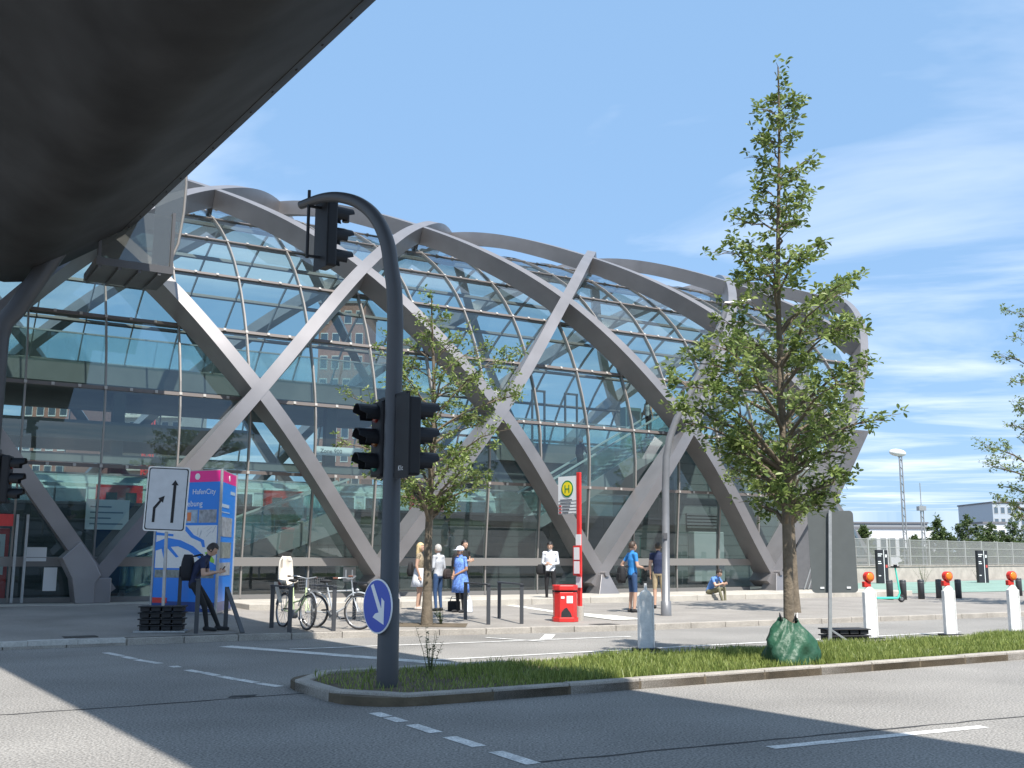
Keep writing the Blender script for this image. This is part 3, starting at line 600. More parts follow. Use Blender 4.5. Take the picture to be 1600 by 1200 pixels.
u, d, z = side(253, 987); ws = wthing('lane_sign', 'white temporary sign with two black lane arrows beside the blue info pillar', 'road sign', W(u, d, z))
wp = ws.location.copy(); top = atY(262, 780, wp.y); C = Vector((top.x - wp.x + .0, -.06, top.z - wp.z)); Rb = RZ(.06) @ RY(.035)
MB().bar((0, 0, .1), (C.x, 0, C.z + .55), .05, .05).build('post', galv, ws)
board(ws, C, Rb, .80, 1.24, white, 'sign_panel', .02); wh = mat('sign_offwhite', (.52, .54, .56), .5, var=.06, vscale=9)
board(ws, C, Rb, .75, 1.19, blackp, 'sign_border', .003, .045, -.003); board(ws, C, Rb, .71, 1.15, wh, 'sign_face', .003, .04, -.007)
def arrow2(pts, name): MB().poly3([C + Rb @ Vector((x, -.011, y)) for x, y in pts], Rb @ Vector((0, .003, 0))).build(name, blackp, ws)
arrow2([(.11, -.45), (.165, -.45), (.165, .27), (.205, .27), (.137, .37), (.07, .27), (.11, .27)], 'arrow')
arrow2([(-.24, -.45), (-.19, -.45), (-.19, -.19), (-.09, -.05), (-.06, -.075), (-.04, .06), (-.155, .01), (-.13, -.025), (-.24, -.17)], 'arrow')
foot_plates(ws, 4, .03, .1); MB().box((0, 0, .015), (.95, .5, .03), RZ(.1)).build('base_tray', galv, ws)
u, d = gnd(1297, 1004, .1); bs = wthing('road_sign', 'large dark sign back on a leaning galvanised post in the island grass', 'road sign', W(u, d, .09))
wp = bs.location.copy(); t1 = atY(1302, 862, wp.y) - wp; Rb = RZ(-.18) @ RY(-.02)
MB().bar((0, 0, 0), (t1.x - .03, 0, t1.z + .74), .055, .055).build('post', galv, bs)
board(bs, Vector((t1.x, .045, t1.z)), Rb, .80, 1.46, mat('sign_back', (.1, .11, .11), .5, var=.06), 'sign_panel', .025, .07)
for x, y in ((-.22, -.64), (.24, -.64)): MB().box(Vector((t1.x, .04, t1.z)) + Rb @ Vector((x, -.004, y)), (.07, .006, .035), Rb).build('sticker', bl, bs)
MB().bar((.0, 0, .25), (.35, -.15, .0), .03, .03).build('brace', galv, bs)
u, d = gnd(1320, 1000, .1); fp2 = wthing('foot_plates', 'stack of black rubber foot plates lying in the grass beside the dark sign', 'foot plates', W(u, d, .09)); foot_plates(fp2, 2, 0, .2)
# guide beacons
def beacon(px, py, lamp, label):
    u, d = gnd(px, py, 0); t = wthing('guide_beacon', label, 'beacon', W(u, d, 0), group='white guide beacons along the far side of the island')
    R = RZ(.35); m = MB(); m.poly3([R @ Vector((x, .03, y)) for x, y in ((-.125, .03), (.125, .03), (.125, .93), (.08, 1.0), (.03, 1.03), (-.03, 1.03), (-.08, 1.0), (-.125, .93))], R @ Vector((0, -.06, 0))); m.build('beacon_panel', white, t, bevel=.012)
    for x in (-.13, .13): MB().box(R @ Vector((x, 0, .48)), (.022, .09, .9), R).build('edge_rim', white, t, bevel=.008)
    MB().box((0, 0, .03), (.42, .3, .06), R).build('base', black, t, bevel=.01)
    if lamp:
        l = MB().tube([R @ Vector((0, -.05, 1.22)), R @ Vector((0, .05, 1.22))], .098, 20).build('warning_lamp', mat('lamp_housing', (.55, .03, .02), .4), t)
        MB().ell(R @ Vector((0, -.05, 1.22)), (.082, .03, .082), R, 18, 8).build('lamp_lens', mat('lamp_amber', (.75, .2, .02), .2), l)
        MB().box(R @ Vector((-.04, .02, 1.075)), (.16, .09, .11), R).build('battery_box', mat('lamp_housing', (.55, .03, .02), .4), t, bevel=.015)
    else: MB().tube([(0, 0, 1.02), (0, 0, 1.14)], [.03, .022], 10).build('lamp_socket', white, t)
beacon(1010, 1018, False, 'dirty white guide beacon without a lamp, nearest to the signal pole')
beacon(1362, 1001, True, 'dusty white guide beacon with amber lamp beside the dark sign back')
beacon(1486, 995, True, 'clean white guide beacon with amber lamp, middle one of the three with lamps')
beacon(1587, 991, True, 'white guide beacon with amber lamp at the right edge of the picture')
# info pillar: three-sided, with posters
zk = .32; c0 = Vector((*W(*gnd(336.4, 956.4, zk), 0).xy, 0)); 
kt = wthing('info_pillar', 'tall three-sided blue and pink information pillar with a city map', 'information pillar', c0 + Vector((0, 0, zk - .05)))
A = Vector((0, 0, 0)); Bv = Vector((-1.71, .8, 0)).normalized() * 1.92; Cv = RZ(math.radians(-60)) @ Bv; KH = 3.28
cen = (A + Bv + Cv) / 3; ins = lambda p: cen + (p - cen) * .985
kb = MB().prism([ins(A)[:2], ins(Cv)[:2], ins(Bv)[:2]], 0, KH).build('pillar_core', mat('pillar_grey', (.4, .4, .4), .5), kt)
blue, pink, deep = mat('poster_blue', (.003, .2, .7), .35), mat('poster_pink', (.8, .008, .24), .35), mat('poster_navy', (.01, .05, .22), .35)
def face(p, q, flip):
    ex = (q - p).normalized(); n = Vector((ex.y, -ex.x, 0)); n = n if n.dot((p + q) / 2 - cen) > 0 else -n; Wd = (q - p).length
    def rect(x0, x1, z0, z1, o, m, name='poster_field'):
        pts = [p + ex * x * Wd + Vector((0, 0, z)) + n * o for x, z in ((x0, z0), (x1, z0), (x1, z1), (x0, z1))]
        return MB().poly3(pts, n * .003).build(name, m, kb)
    def pg(pts, o, m, name='map_shape'): return MB().poly3([p + ex * x * Wd + Vector((0, 0, z)) + n * o for x, z in pts], n * .002).build(name, m, kb)
    rect(.015, .985, .04, 3.0, .002, blue); rect(.015, .985, 3.003, KH - .02, .002, pink); rect(.015, .985, .04, .26, .006, deep)
    return rect, pg, ex, n, Wd
for e in (A, Bv, Cv): MB().tube([ins(e) * 1.0 + (e - cen).normalized() * .02 + Vector((0, 0, .0)), ins(e) + (e - cen).normalized() * .02 + Vector((0, 0, KH + .01))], .035, 8).build('corner_profile', galv, kb)
mw = mat('map_white', (.72, .72, .7), .4, var=.05, vscale=20); ph = [mat('photo_' + str(i), c, .4, var=.5, vscale=s_) for i, (c, s_) in enumerate((((.3, .4, .5), 6), ((.28, .3, .33), 9), ((.4, .2, .15), 8), ((.2, .22, .2), 12)))]
rect, pg, ex, n, Wd = face(Bv, A, 1)
rect(.03, .97, 1.02, 2.0, .006, mw, 'map_sheet')
for pts in ([(.03, 1.62), (.2, 1.72), (.42, 1.66), (.62, 1.52), (.8, 1.3), (.97, 1.1), (.97, 1.02), (.83, 1.02), (.72, 1.24), (.55, 1.42), (.38, 1.52), (.2, 1.5), (.03, 1.42)], [(.2, 1.5), (.26, 1.52), (.4, 1.28), (.36, 1.26)], [(.12, 1.48), (.17, 1.5), (.2, 1.2), (.17, 1.2)], [(.42, 1.98), (.5, 1.98), (.62, 1.78), (.78, 1.66), (.8, 1.5), (.76, 1.5), (.73, 1.62), (.58, 1.72)], [(.03, 1.85), (.3, 1.8), (.3, 1.75), (.03, 1.78)]): pg(pts, .011, blue, 'map_river')
pg([(.8, 1.38), (.85, 1.4), (.95, 1.22), (.95, 1.14), (.9, 1.16)], .015, mat('map_green', (.3, .62, .05), .4))
for i in range(16):
    x, z = random.uniform(.45, .93), random.uniform(1.7, 1.95); a = random.uniform(0, 3.1); pg([(x, z), (x + .09 * math.cos(a), z + .17 * math.sin(a)), (x + .09 * math.cos(a) + .006, z + .17 * math.sin(a)), (x + .006, z)], .009, mat('map_grey', (.35, .37, .42), .4), 'map_street') if 1.03 < z + .17 * math.sin(a) < 1.99 and x + .09 * math.cos(a) < .96 else None
rect(.42, .66, 2.06, 2.36, .006, ph[0], 'photo'); rect(.68, .95, 2.06, 2.36, .006, ph[1], 'photo'); rect(.5, .56, 2.1, 2.3, .01, mat('photo_orange', (.7, .2, .06), .4), 'photo_motif'); rect(.03, .95, .8, .98, .006, ph[3], 'photo'); rect(.02, .25, .22, .34, .01, red, 'red_band')
up = (0, 0, 1)
text('HafenCity', .17, bl, kb, face_matrix(Bv + ex * Wd * .56 + Vector((0, 0, 2.72)) + n * .007, ex, up)); text('Umgebung', .19, bl, kb, face_matrix(Bv + ex * Wd * .3 + Vector((0, 0, 2.44)) + n * .007, ex, up)); text('Hamburg', .1, bl, kb, face_matrix(Bv + ex * Wd * .75 + Vector((0, 0, .12)) + n * .011, ex, up))
MB().tube([Bv + ex * Wd * .63 + n * .006 + Vector((0, 0, 3.13)), Bv + ex * Wd * .63 + n * .012 + Vector((0, 0, 3.13))], .075, 16).build('emblem', bl, kb)
rect, pg, ex, n, Wd = face(A, Cv, 0)
for z0, z1, i in ((1.75, 2.2, 1), (1.25, 1.62, 3), (.85, 1.15, 1)): rect(.06, .8, z0, z1, .006, ph[i], 'photo')
rect(.08, .55, 2.42, 2.5, .006, mat('print_pale', (.4, .5, .6), .4), 'print_line'); rect(.08, .6, 2.3, 2.32, .006, mat('print_pale', (.4, .5, .6), .4), 'print_line'); rect(.62, .93, 2.76, 2.84, .006, mat('print_pale', (.4, .5, .6), .4), 'print_line')
MB().tube([A + ex * Wd * .5 + n * .006 + Vector((0, 0, 3.13)), A + ex * Wd * .5 + n * .012 + Vector((0, 0, 3.13))], .07, 16).build('emblem', bl, kb)
face(Bv, Cv, 0)
# cycle stands
def stand(p0, p1, label, h=.82, diag=False):
    a, b = side(*p0), side(*p1); A_, B_ = W(*a), W(*b); t = wthing('cycle_stand', label, 'cycle stand', A_, group='flat steel cycle stands on the pavement'); v = B_ - A_; v.z = 0; e = v.normalized(); zb = b[2] - a[2]
    MB().bar((0, 0, -.02), (0, 0, h), .08, .03, e).build('post', polem, t)
    if diag: MB().bar((0, 0, h - .03), (v.x, v.y, zb), .08, .03, (0, 0, 1)).build('brace', polem, t)
    else:
        MB().bar((v.x, v.y, zb - .02), (v.x, v.y, h), .08, .03, e).build('post', polem, t); MB().bar(-e * .04 + Vector((0, 0, h + .0155)), v + e * .04 + Vector((0, 0, h + .0155)), .08, .03).build('top_bar', polem, t)
stand((279, 957), (306, 990), 'cycle stand the man in navy leans against'); stand((352, 981), (379, 989), 'broken cycle stand with a slanting leg right of the info pillar', .8, True)
stand((424, 981), (452, 988), 'cycle stand beside the bicycle with the child seat'); stand((488, 978), (521, 986), 'cycle stand in front of the white bicycle with a basket')
stand((553, 968), (575, 974), 'cycle stand partly hidden behind the blue arrow sign'); stand((727, 968), (763, 976), 'cycle stand beside the woman in the blue dress'); stand((780, 966), (815, 975), 'cycle stand just left of the red litter bin')
# bus stop and litter bin
u, d, z = side(906, 969); bs2 = wthing('bus_stop', 'red bus stop pole with a yellow and green H sign above timetables', 'bus stop', W(u, d, z), -.85)
zs = lambda y: atY(905, y, W(u, d, 0).y).z - z
MB().bx(-.055, .055, -.035, .035, .25, zs(738)).build('pole', red, bs2, bevel=.01); MB().tube([(0, 0, -.02), (0, 0, .32)], .1, 14).build('concrete_foot', concrete, bs2)
zt, zb2 = zs(743), zs(803); pl = MB().bx(-.69, -.056, -.02, .01, zb2, zt).build('stop_panel', bl, bs2); cx, cz = -.373, zt - .3
for r, o, mm in ((.2, -.028, mat('h_green', (.01, .2, .06), .4)), (.165, -.032, mat('h_yellow', (.85, .68, .02), .4))): MB().tube([(cx, -.021, cz), (cx, o, cz)], r, 28).build('emblem_disc', mm, pl)
text('H', .27, MATS['h_green'], pl, face_matrix((cx, -.034, cz - .095), (1, 0, 0), (0, 0, 1)), 'stop_letter', .002, 'CENTER')
for k in range(5):
    zz = zt - .6 - k * .075; MB().bx(-.68, -.07, -.024, -.021, zz, zz + .012).build('panel_rule', mat('ink', (.08, .08, .09), .5), pl)
    if k > 1: MB().bx(-.67, -.58, -.024, -.021, zz + .02, zz + .06).build('line_tile', mat('tile_red', (.5, .08, .07), .5), pl)
    MB().bx(-.55 if k > 1 else -.62, -.22 - .03 * k, -.024, -.021, zz + .028, zz + .05).build('route_line', mat('ink', (.08, .08, .09), .5), pl)
z1, z0_ = zs(853), zs(899); tb = MB().bx(-.13, .13, -.09, -.036, z0_, z1).build('timetable_case', red, bs2, bevel=.01)
for a, b in ((.53, .95), (.06, .48)): MB().bx(-.09, .09, -.097, -.091, z0_ + (z1 - z0_) * a, z0_ + (z1 - z0_) * b).build('timetable_sheet', bl, tb)
for y0, y1 in ((835, 852), (901, 918)): MB().bx(-.07, .1, -.05, -.037, zs(y1), zs(y0)).build('taped_notice', bl, bs2)
u, d, z = side(883, 971); bn = wthing('litter_bin', 'faceted red litter bin with burnt black patch beside the bus stop', 'litter bin', W(u, d, z), .1)
oct_ = lambda s: [(s * x, s * y) for x, y in ((-.16, -.26), (.16, -.26), (.27, -.12), (.27, .14), (.16, .26), (-.16, .26), (-.27, .14), (-.27, -.12))]
MB().prism(oct_(1.06), 0, .1).build('bin_base', red, bn, bevel=.01); MB().prism(oct_(.96), .1, .66).build('bin_body', red, bn, bevel=.01); MB().prism(oct_(1.04), .7, .82).build('bin_lid', red, bn, bevel=.02); MB().prism(oct_(.85), .655, .705).build('bin_mouth', black, bn)
MB().poly3([(-.13, -.252, .11), (.12, -.252, .11), (.09, -.252, .2), (.0, -.252, .32), (-.05, -.252, .3), (-.12, -.252, .22)], (0, -.003, 0)).build('burn_mark', black, bn); MB().bx(.0, .14, -.257, -.252, .42, .58).build('notice_sticker', bl, bn); MB().bx(-.13, -.05, -.257, -.252, .52, .57).build('notice_sticker', bl, bn)
# lamp posts, masts, bollards, scooter, steles
u, d, z = side(1041, 962); lp = wthing('street_lamp', 'grey street lamp post with a curved leaning top before the glass hall', 'street lamp', W(u, d, z)); Y = lp.location.y
pt = lambda x, y: atY(x, y, Y) - lp.location
MB().tube([(0, 0, 0), (0, 0, .35), (0, 0, .37), pt(1040, 760), pt(1041, 715), pt(1046, 685), pt(1057, 655), pt(1078, 615), pt(1108, 550), pt(1128, 500), pt(1136, 478)], [.135, .13, .1, .095, .092, .09, .088, .085, .078, .072, .07], 14).build('post', greym, lp)
hp = pt(1136, 478); MB().box(hp + Vector((.25, 0, .08)), (.75, .22, .1), RY(-.12)).build('lamp_head', greym, lp, bevel=.03); MB().bx(-.05, .05, -.12, -.09, 1.9, 2.05).build('service_hatch', steeld, lp)
def bollard(px, py, k): u, d, z = side(px, py); o = wthing('bollard', k, 'bollard', W(u, d, z), group='dark cylindrical bollards on the plaza'); MB().lathe([(0, 0), (.11, 0), (.11, .62), (.1, .66), (0, .67)], n=18).build('bollard_body', polem, o); MB().lathe([(.1105, .54), (.1115, .54), (.1115, .57), (.1105, .57)], n=18).build('bollard_band', steeld, o)
for px, py, k in ((1391, 937, 'dark bollard right behind the green scooter'), (1412, 937, 'first dark bollard to the right of the green scooter'), (1440, 936, 'second dark bollard to the right of the green scooter'), (1468, 935, 'dark bollard half hidden by the middle lamp beacon'), (1498, 935, 'dark bollard just right of the middle lamp beacon'), (1593, 931, 'dark bollard behind the rightmost beacon')): bollard(px, py, k)
u, d, z = side(1388, 941); sc = wthing('kick_scooter', 'mint green electric kick scooter parked by the bollards', 'scooter', W(u, d, z), .15); mint = mat('mint_green', (.08, .55, .42), .4)
MB().bx(-.42, .3, -.08, .08, .1, .17).build('deck', mint, sc, bevel=.02); MB().tube([(.33, 0, .12), (.42, 0, .3), (.3, 0, 1.12)], [.035, .03, .026], 10).build('stem', mint, sc)
MB().tube([(.3, -.26, 1.13), (.3, .26, 1.13)], .02, 8).build('handlebar', blackp, sc); MB().bx(.27, .35, -.05, .05, 1.1, 1.2).build('display', blackp, sc)
for x in (-.5, .46): wl = MB().torus((x, 0, .12), .09, .032, n=20).build('wheel', black, sc); MB().tube([(x, -.03, .12), (x, .03, .12)], .06, 12).build('hub', greym, wl)
MB().bar((-.5, 0, .12), (-.4, 0, .13), .06, .05).build('rear_fork', mint, sc); MB().bar((.46, 0, .12), (.36, 0, .2), .06, .04).build('front_fork', mint, sc)
def stele(px, py, k):
    z = .2; u, d = gnd(px, py, z); p = W(u, d, sidez(u, d)); hgt = (py - 866) / F * p.y * 1.02 + (H - z) * 0; o = wthing('parking_stele', k, 'stele', p, .3); h = 1.8
    MB().bx(-.24, .16, -.1, .1, 0, h).build('stele_body', mat('stele_black', (.025, .025, .03), .35), o); MB().bx(.161, .2, -.1, .1, 0, h).build('stele_edge', bl, o); MB().bx(.201, .42, -.1, .1, 0, h - .02).build('stele_wing', mat('stele_black', (.025, .025, .03), .35), o)
    for zz, ww in ((1.55, .4), (1.45, .3), (1.15, .25), (1.05, .3), (.4, .2)): MB().bx(-.2, -.2 + ww * .7, -.105, -.101, zz, zz + .05).build('stele_text', bl, o)
    MB().bx(.26, .36, -.105, -.101, 1.4, 1.55).build('stele_symbol', bl, o); MB().bx(.26, .38, -.105, -.101, .85, 1.0).build('stele_panel', mat('tile_red', (.5, .08, .07), .5), o)
stele(1377, 912, 'black information stele with white edge behind the scooter'); stele(1534, 911, 'black information stele with white edge before the fence on the right')
# bicycles
def bicycle(p0, heading, lean, frame_m, label, child, basket, step):
    t = wthing('bicycle', label, 'bicycle', p0, heading); t.rotation_euler = Euler((lean, 0, heading), 'XYZ'); ty = mat('tyre', (.03, .03, .032), .7); rimm = mat('rim_alloy', (.5, .5, .5), .3, metal=.7)
    for x in (-.52, .54):
        wl = MB().torus((x, 0, .35), .33, .022, n=40).build('wheel', ty, t); MB().torus((x, 0, .35), .305, .012, n=36, k=6).build('rim', rimm, wl)
        sp = MB()
        for i in range(18): a = i * math.pi / 9; sp.bar((x, .02 * (-1) ** i, .35), (x + .3 * math.cos(a), 0, .35 + .3 * math.sin(a)), .004, .004)
        sp.build('spokes', rimm, wl); MB().tube([(x, -.05, .35), (x, .05, .35)], .025, 10).build('hub', rimm, wl)
        MB().tube([(x + .385 * math.cos(a), 0, .35 + .385 * math.sin(a)) for a in np.linspace(.25 if x < 0 else .5, 2.9 if x < 0 else 2.6, 12)], .018, 6).build('mudguard', frame_m if not step else rimm, t)
    bb, seat, head, hd2 = (-.06, 0, .29), (-.2, 0, .82), (.38, 0, .82), (.41, 0, .66); m = MB()
    m.tube([bb, seat], .018, 8); m.tube([(-.52, 0, .35), bb], .013, 8); m.tube([(-.52, 0, .35), (-.18, 0, .74)], .011, 8); m.tube([bb, (.2, 0, .42), hd2], .02, 8); m.tube([hd2, head], .021, 8)
    m.tube([(-.12, 0, .52), (.15, 0, .56), (.4, 0, .72)] if step else [(-.18, 0, .74), (.39, 0, .77)], .017, 8); m.build('frame', frame_m, t)
    MB().tube([hd2, (.44, 0, .56), (.54, .045, .35)], .013, 8).tube([(.44, 0, .56), (.54, -.045, .35)], .013, 8).build('fork', frame_m, t)
    MB().tube([head, (.36, 0, 1.0)], .014, 8).tube([(.22, -.29, 1.03), (.33, -.22, 1.04), (.38, 0, 1.0), (.33, .22, 1.04), (.22, .29, 1.03)], .012, 8).build('handlebar', rimm, t)
    for y in (-.29, .29): MB().tube([(.23, y, 1.03), (.12, y * 1.02, 1.03)], .017, 8).build('grip', mat('grip_brown', (.2, .08, .05), .6), t)
    MB().tube([seat, (-.22, 0, .92)], .013, 8).build('seat_post', rimm, t); MB().ell((-.24, 0, .95), (.14, .08, .035), n=14).build('saddle', black, t)
    MB().tube([(-.06, -.05, .29), (-.06, .05, .29)], .09, 20).build('chainring', greym, t); MB().bar((-.06, .06, .29), (.08, .06, .2), .02, .02).bar((-.06, -.06, .29), (-.2, -.06, .38), .02, .02).build('crank', rimm, t)
    MB().bx(.04, .13, .06, .15, .185, .21).bx(-.25, -.16, -.15, -.06, .37, .395).build('pedals', black, t)
    r = MB()
    for y in (-.06, .06): r.bar((-.75, y, .74), (-.25, y, .74), .012, .012); r.bar((-.52, y * .9, .36), (-.6, y, .74), .01, .01)
    for x in (-.74, -.6, -.45, -.3): r.bar((x, -.06, .745), (x, .06, .745), .01, .01)
    r.build('carrier', rimm, t); MB().ell((.5, 0, .78), (.04, .035, .035), n=10).build('headlight', rimm, t)
    if child:
        cm = mat('child_seat_cream', (.68, .62, .54), .5)
        cs = MB().add([], []); 
        for (x0, z0, hw, x1) in (): pass
        P = [(-.42, .84, .14), (-.62, .84, .17), (-.72, .95, .18), (-.76, 1.15, .17), (-.78, 1.35, .15), (-.77, 1.44, .09)]; n = 7; vs = []
        for x, z, hw in P:
            for i in range(n): a = -1 + 2 * i / (n - 1); vs.append((x + .16 * a * a, a * hw, z + (.1 * a * a if z < .9 else 0)))
        cs.add(vs, [(j * n + i, j * n + i + 1, (j + 1) * n + i + 1, (j + 1) * n + i) for j in range(len(P) - 1) for i in range(n - 1)], 0, True)
        o = cs.build('child_seat', cm, t); so_ = o.modifiers.new('thick', 'SOLIDIFY'); so_.thickness = .025
        MB().bx(-.66, -.4, -.1, .1, .77, .83).build('seat_mount', black, t); MB().bar((-.66, -.17, .9), (-.4, -.15, .5), .07, .03).bar((-.66, .17, .9), (-.4, .15, .5), .07, .03).build('leg_shell', cm, t)
    if basket:
        b = MB(); x0, x1, z0, z1 = -.78, -.4, .76, 1.0
        for k in range(5):
            z = z0 + (z1 - z0) * k / 4; e = .03 * k / 4
            for a, b_ in (((x0 - e, -.14 - e), (x1 + e, -.14 - e)), ((x1 + e, -.14 - e), (x1 + e, .14 + e)), ((x1 + e, .14 + e), (x0 - e, .14 + e)), ((x0 - e, .14 + e), (x0 - e, -.14 - e))): b.bar((*a, z), (*b_, z), .006, .006)
        for k in range(9):
            x = x0 + (x1 - x0) * k / 8
            for y in (-.14, .14): b.bar((x, y, z0), (x, y * 1.2, z1), .005, .005)
            b.bar((x, -.14, z0), (x, .14, z0), .005, .005)
        b.build('basket', greym, t)
    return t
u, d, z = side(455, 984); bicycle(W(u, d, z) + Vector((-.0, .25, 0)), math.radians(-52), -.06, mat('frame_pale_green', (.5, .6, .34), .35), 'pale green bicycle with a cream child seat on the back', True, False, True)
u, d, z = side(512, 984); bicycle(W(u, d, z) + Vector((.12, .25, 0)), math.radians(-22), .05, mat('frame_silver', (.55, .57, .58), .3, metal=.3), 'silver bicycle with a wire basket behind the saddle', False, True, False)
# ================================================================== TREES
bark = mat('bark', (.15, .12, .085), .9, var=.35, vscale=9, bump=.8, bscale=30)
oakm = leafmat('oak_leaves', (.085, .14, .03), (.32, .39, .125)); farleaf = leafmat('far_leaves', (.05, .09, .03), (.15, .2, .075))
def tree(label, p, h, prof_, zlow, tr, nprim, leafn, lsize, seed, group=None, lm=oakm, lean=(0, 0), name='street_tree', twigs=True):
    rg = random.Random(seed); t = wthing(name, label, 'tree', p, 0, group); zs_, rs_ = [a for a, b in prof_], [b for a, b in prof_]
    R_ = lambda z: float(np.interp(z, zs_, rs_)); tk = MB(); n = 14; path = []; wx, wy = rg.uniform(0, 6), rg.uniform(0, 6)
    for i in range(n + 1):
        f = i / n; path.append(Vector((lean[0] * f + .07 * math.sin(f * 7 + wx) * f, lean[1] * f + .07 * math.sin(f * 6 + wy) * f, h * f)))
    def trunk_at(z): f = clamp(z / h) * n; i = min(int(f), n - 1); return path[i].lerp(path[i + 1], f - i)
    tk.tube(path, [tr * (1.25 if i == 0 else 1) * (1 - .93 * (i / n) ** .9) + .006 for i in range(n + 1)], 10)
    tips = []
    for k in range(nprim):
        f = ((k + rg.random()) / nprim) ** 1.25; z = zlow + (h * .95 - zlow) * f; az = k * 2.4 + rg.uniform(-.4, .4); ln = R_(z) * rg.uniform(.4, 1.15)
        if ln < .12: ln = .12
        rise = rg.uniform(.35, .75) * ln * (1 if f < .7 else 1.2); b0 = trunk_at(max(z - rise, zlow * .75)); rb = max(.006, tr * .42 * (1 - f) + .006)
        dirv = Vector((math.cos(az), math.sin(az), 0)); pts = [b0]; 
        for j in range(1, 6): g = j / 5; pts.append(b0 + dirv * ln * g + Vector((rg.uniform(-.04, .04), rg.uniform(-.04, .04), rise * (1 - (1 - g) ** 1.7) + rg.uniform(-.03, .03))) * (1 if j else 0))
        tk.tube(pts, [rb * (1 - .85 * j / 5) + .003 for j in range(6)], 6, cap=False)
        nt_ = max(3, int(4 + ln * 9))
        for q in range(nt_):
            g = rg.uniform(.25, 1.0) if q else 1.; i = min(int(g * 5), 4); s = pts[i].lerp(pts[i + 1], g * 5 - i)
            a2 = az + rg.choice((-1, 1)) * rg.uniform(.2, 1.3); l2 = rg.uniform(.14, .5) * (.5 + .5 * ln) * (1.25 - .6 * g); e = s + Vector((math.cos(a2) * l2, math.sin(a2) * l2, rg.uniform(-.35, .9) * l2))
            if twigs: tk.tube([s, (s + e) / 2 + Vector((0, 0, .02)), e], [.007, .005, .003], 4, cap=False)
            tips.append((s, e))
    for z in np.linspace(zlow + .6, h, max(4, int(h * 1.2))): s = trunk_at(z); a2 = rg.uniform(0, 6.28); tips.append((s, s + Vector((math.cos(a2) * .2, math.sin(a2) * .2, .12))))
    for q in range(16): s = trunk_at(h * (.82 + .18 * q / 15)); a2 = rg.uniform(0, 6.28); l2 = rg.uniform(.12, .3) * (1.2 - q / 20); tips.append((s, s + Vector((math.cos(a2) * l2, math.sin(a2) * l2, l2 * .6)))); tk.tube([s, tips[-1][1]], [.005, .003], 4, cap=False)
    tk.build('trunk', bark, t, fix=False)
    # leaves: rosettes along the twigs
    rn = np.random.default_rng(seed); S = np.array([s for s, e in tips]); E_ = np.array([e for s, e in tips]); NR = leafn // 6
    wt = np.linalg.norm(E_ - S, axis=1) + .04; idx = rn.choice(len(S), NR, p=wt / wt.sum()); tt = rn.uniform(.25, 1.05, NR) ** .6; C_ = S[idx] + (E_[idx] - S[idx]) * tt[:, None] + rn.normal(0, .06, (NR, 3))
    C6 = np.repeat(C_, 6, 0); nL = len(C6); az = rn.uniform(0, 2 * np.pi, nL); el = rn.normal(.15, .5, nL); D = np.stack([np.cos(az) * np.cos(el), np.sin(az) * np.cos(el), np.sin(el)], 1)
    ln = lsize * rn.uniform(.65, 1.25, nL); upv = rn.normal(0, 1, (nL, 3)) * .5 + np.array([0, 0, 1.]); sd = np.cross(D, upv); sd /= np.linalg.norm(sd, axis=1)[:, None] + 1e-9; nn_ = np.cross(sd, D)
    b = C6 + D * .015; wv = sd * (ln * .23)[:, None]; V = np.stack([b, b + D * (ln * .45)[:, None] + wv + nn_ * (ln * .06)[:, None], b + D * (ln * .8)[:, None] + wv * .75, b + D * ln[:, None] - nn_ * (ln * .08)[:, None], b + D * (ln * .8)[:, None] - wv * .75, b + D * (ln * .45)[:, None] - wv + nn_ * (ln * .06)[:, None]], 1).reshape(-1, 3)
    k = np.arange(nL) * 6; Fc = np.concatenate([np.stack([k, k + 1, k + 2, k + 3], 1), np.stack([k, k + 3, k + 4, k + 5], 1)])
    me = bpy.data.meshes.new('crown'); me.from_pydata(V.tolist(), [], Fc.tolist()); me.materials.append(lm); o = bpy.data.objects.new('crown', me); COL.objects.link(o); o.parent = t
    return t
P1 = W(*gnd(1234, 1036, .1), .09); k1 = P1.y / F
zz = lambda y, Y: H + Y * (868.5 - y) / F * 1.0
pr1 = [(zz(y, P1.y), r * k1 * .88) for y, r in ((830, 40), (790, 75), (740, 125), (690, 190), (640, 200), (560, 185), (500, 190), (460, 165), (415, 125), (370, 78), (300, 52), (220, 60), (150, 40), (105, 8))]
tree('tall slender young oak rising from the green watering bag on the island', P1, atY(1256, 104, P1.y).z - .09, pr1, zz(800, P1.y), .08, 70, 13000, .1, 3, lean=(.12, 0))
u, d, z = side(667, 977); P2 = W(u, d, z); k2 = P2.y / F
pr2 = [(zz(y, P2.y), r * k2) for y, r in ((800, 30), (770, 110), (730, 130), (680, 125), (620, 115), (570, 120), (530, 60), (480, 20))]
tree('thin young tree growing through the pavement in front of the hall, left of centre', P2, atY(650, 462, P2.y).z - z, pr2, zz(805, P2.y), .105, 44, 8500, .1, 5, lean=(.05, 0))
MB().bx(-.75, .75, -.6, .6, 0, .01)
u, d, z = side(1243, 957); P3 = W(u, d, z); k3 = P3.y / F
pr3 = [(zz(y, P3.y), r * k3) for y, r in ((820, 40), (780, 80), (700, 105), (640, 105), (580, 80), (520, 50), (460, 10))]
tree('young street tree on the pavement directly behind the tall oak', P3, 8.0, pr3, zz(815, P3.y), .12, 32, 5000, .1, 9)
P4 = Vector((17.0, 33.0, .14)); k4 = P4.y / F
pr4 = [(zz(y, P4.y), r * k4) for y, r in ((830, 30), (790, 75), (720, 105), (650, 92), (590, 85), (540, 60), (470, 40), (300, 10))]
tree('street tree mostly outside the right edge of the picture', P4, 10.5, pr4, zz(815, P4.y), .13, 46, 9000, .1, 12)
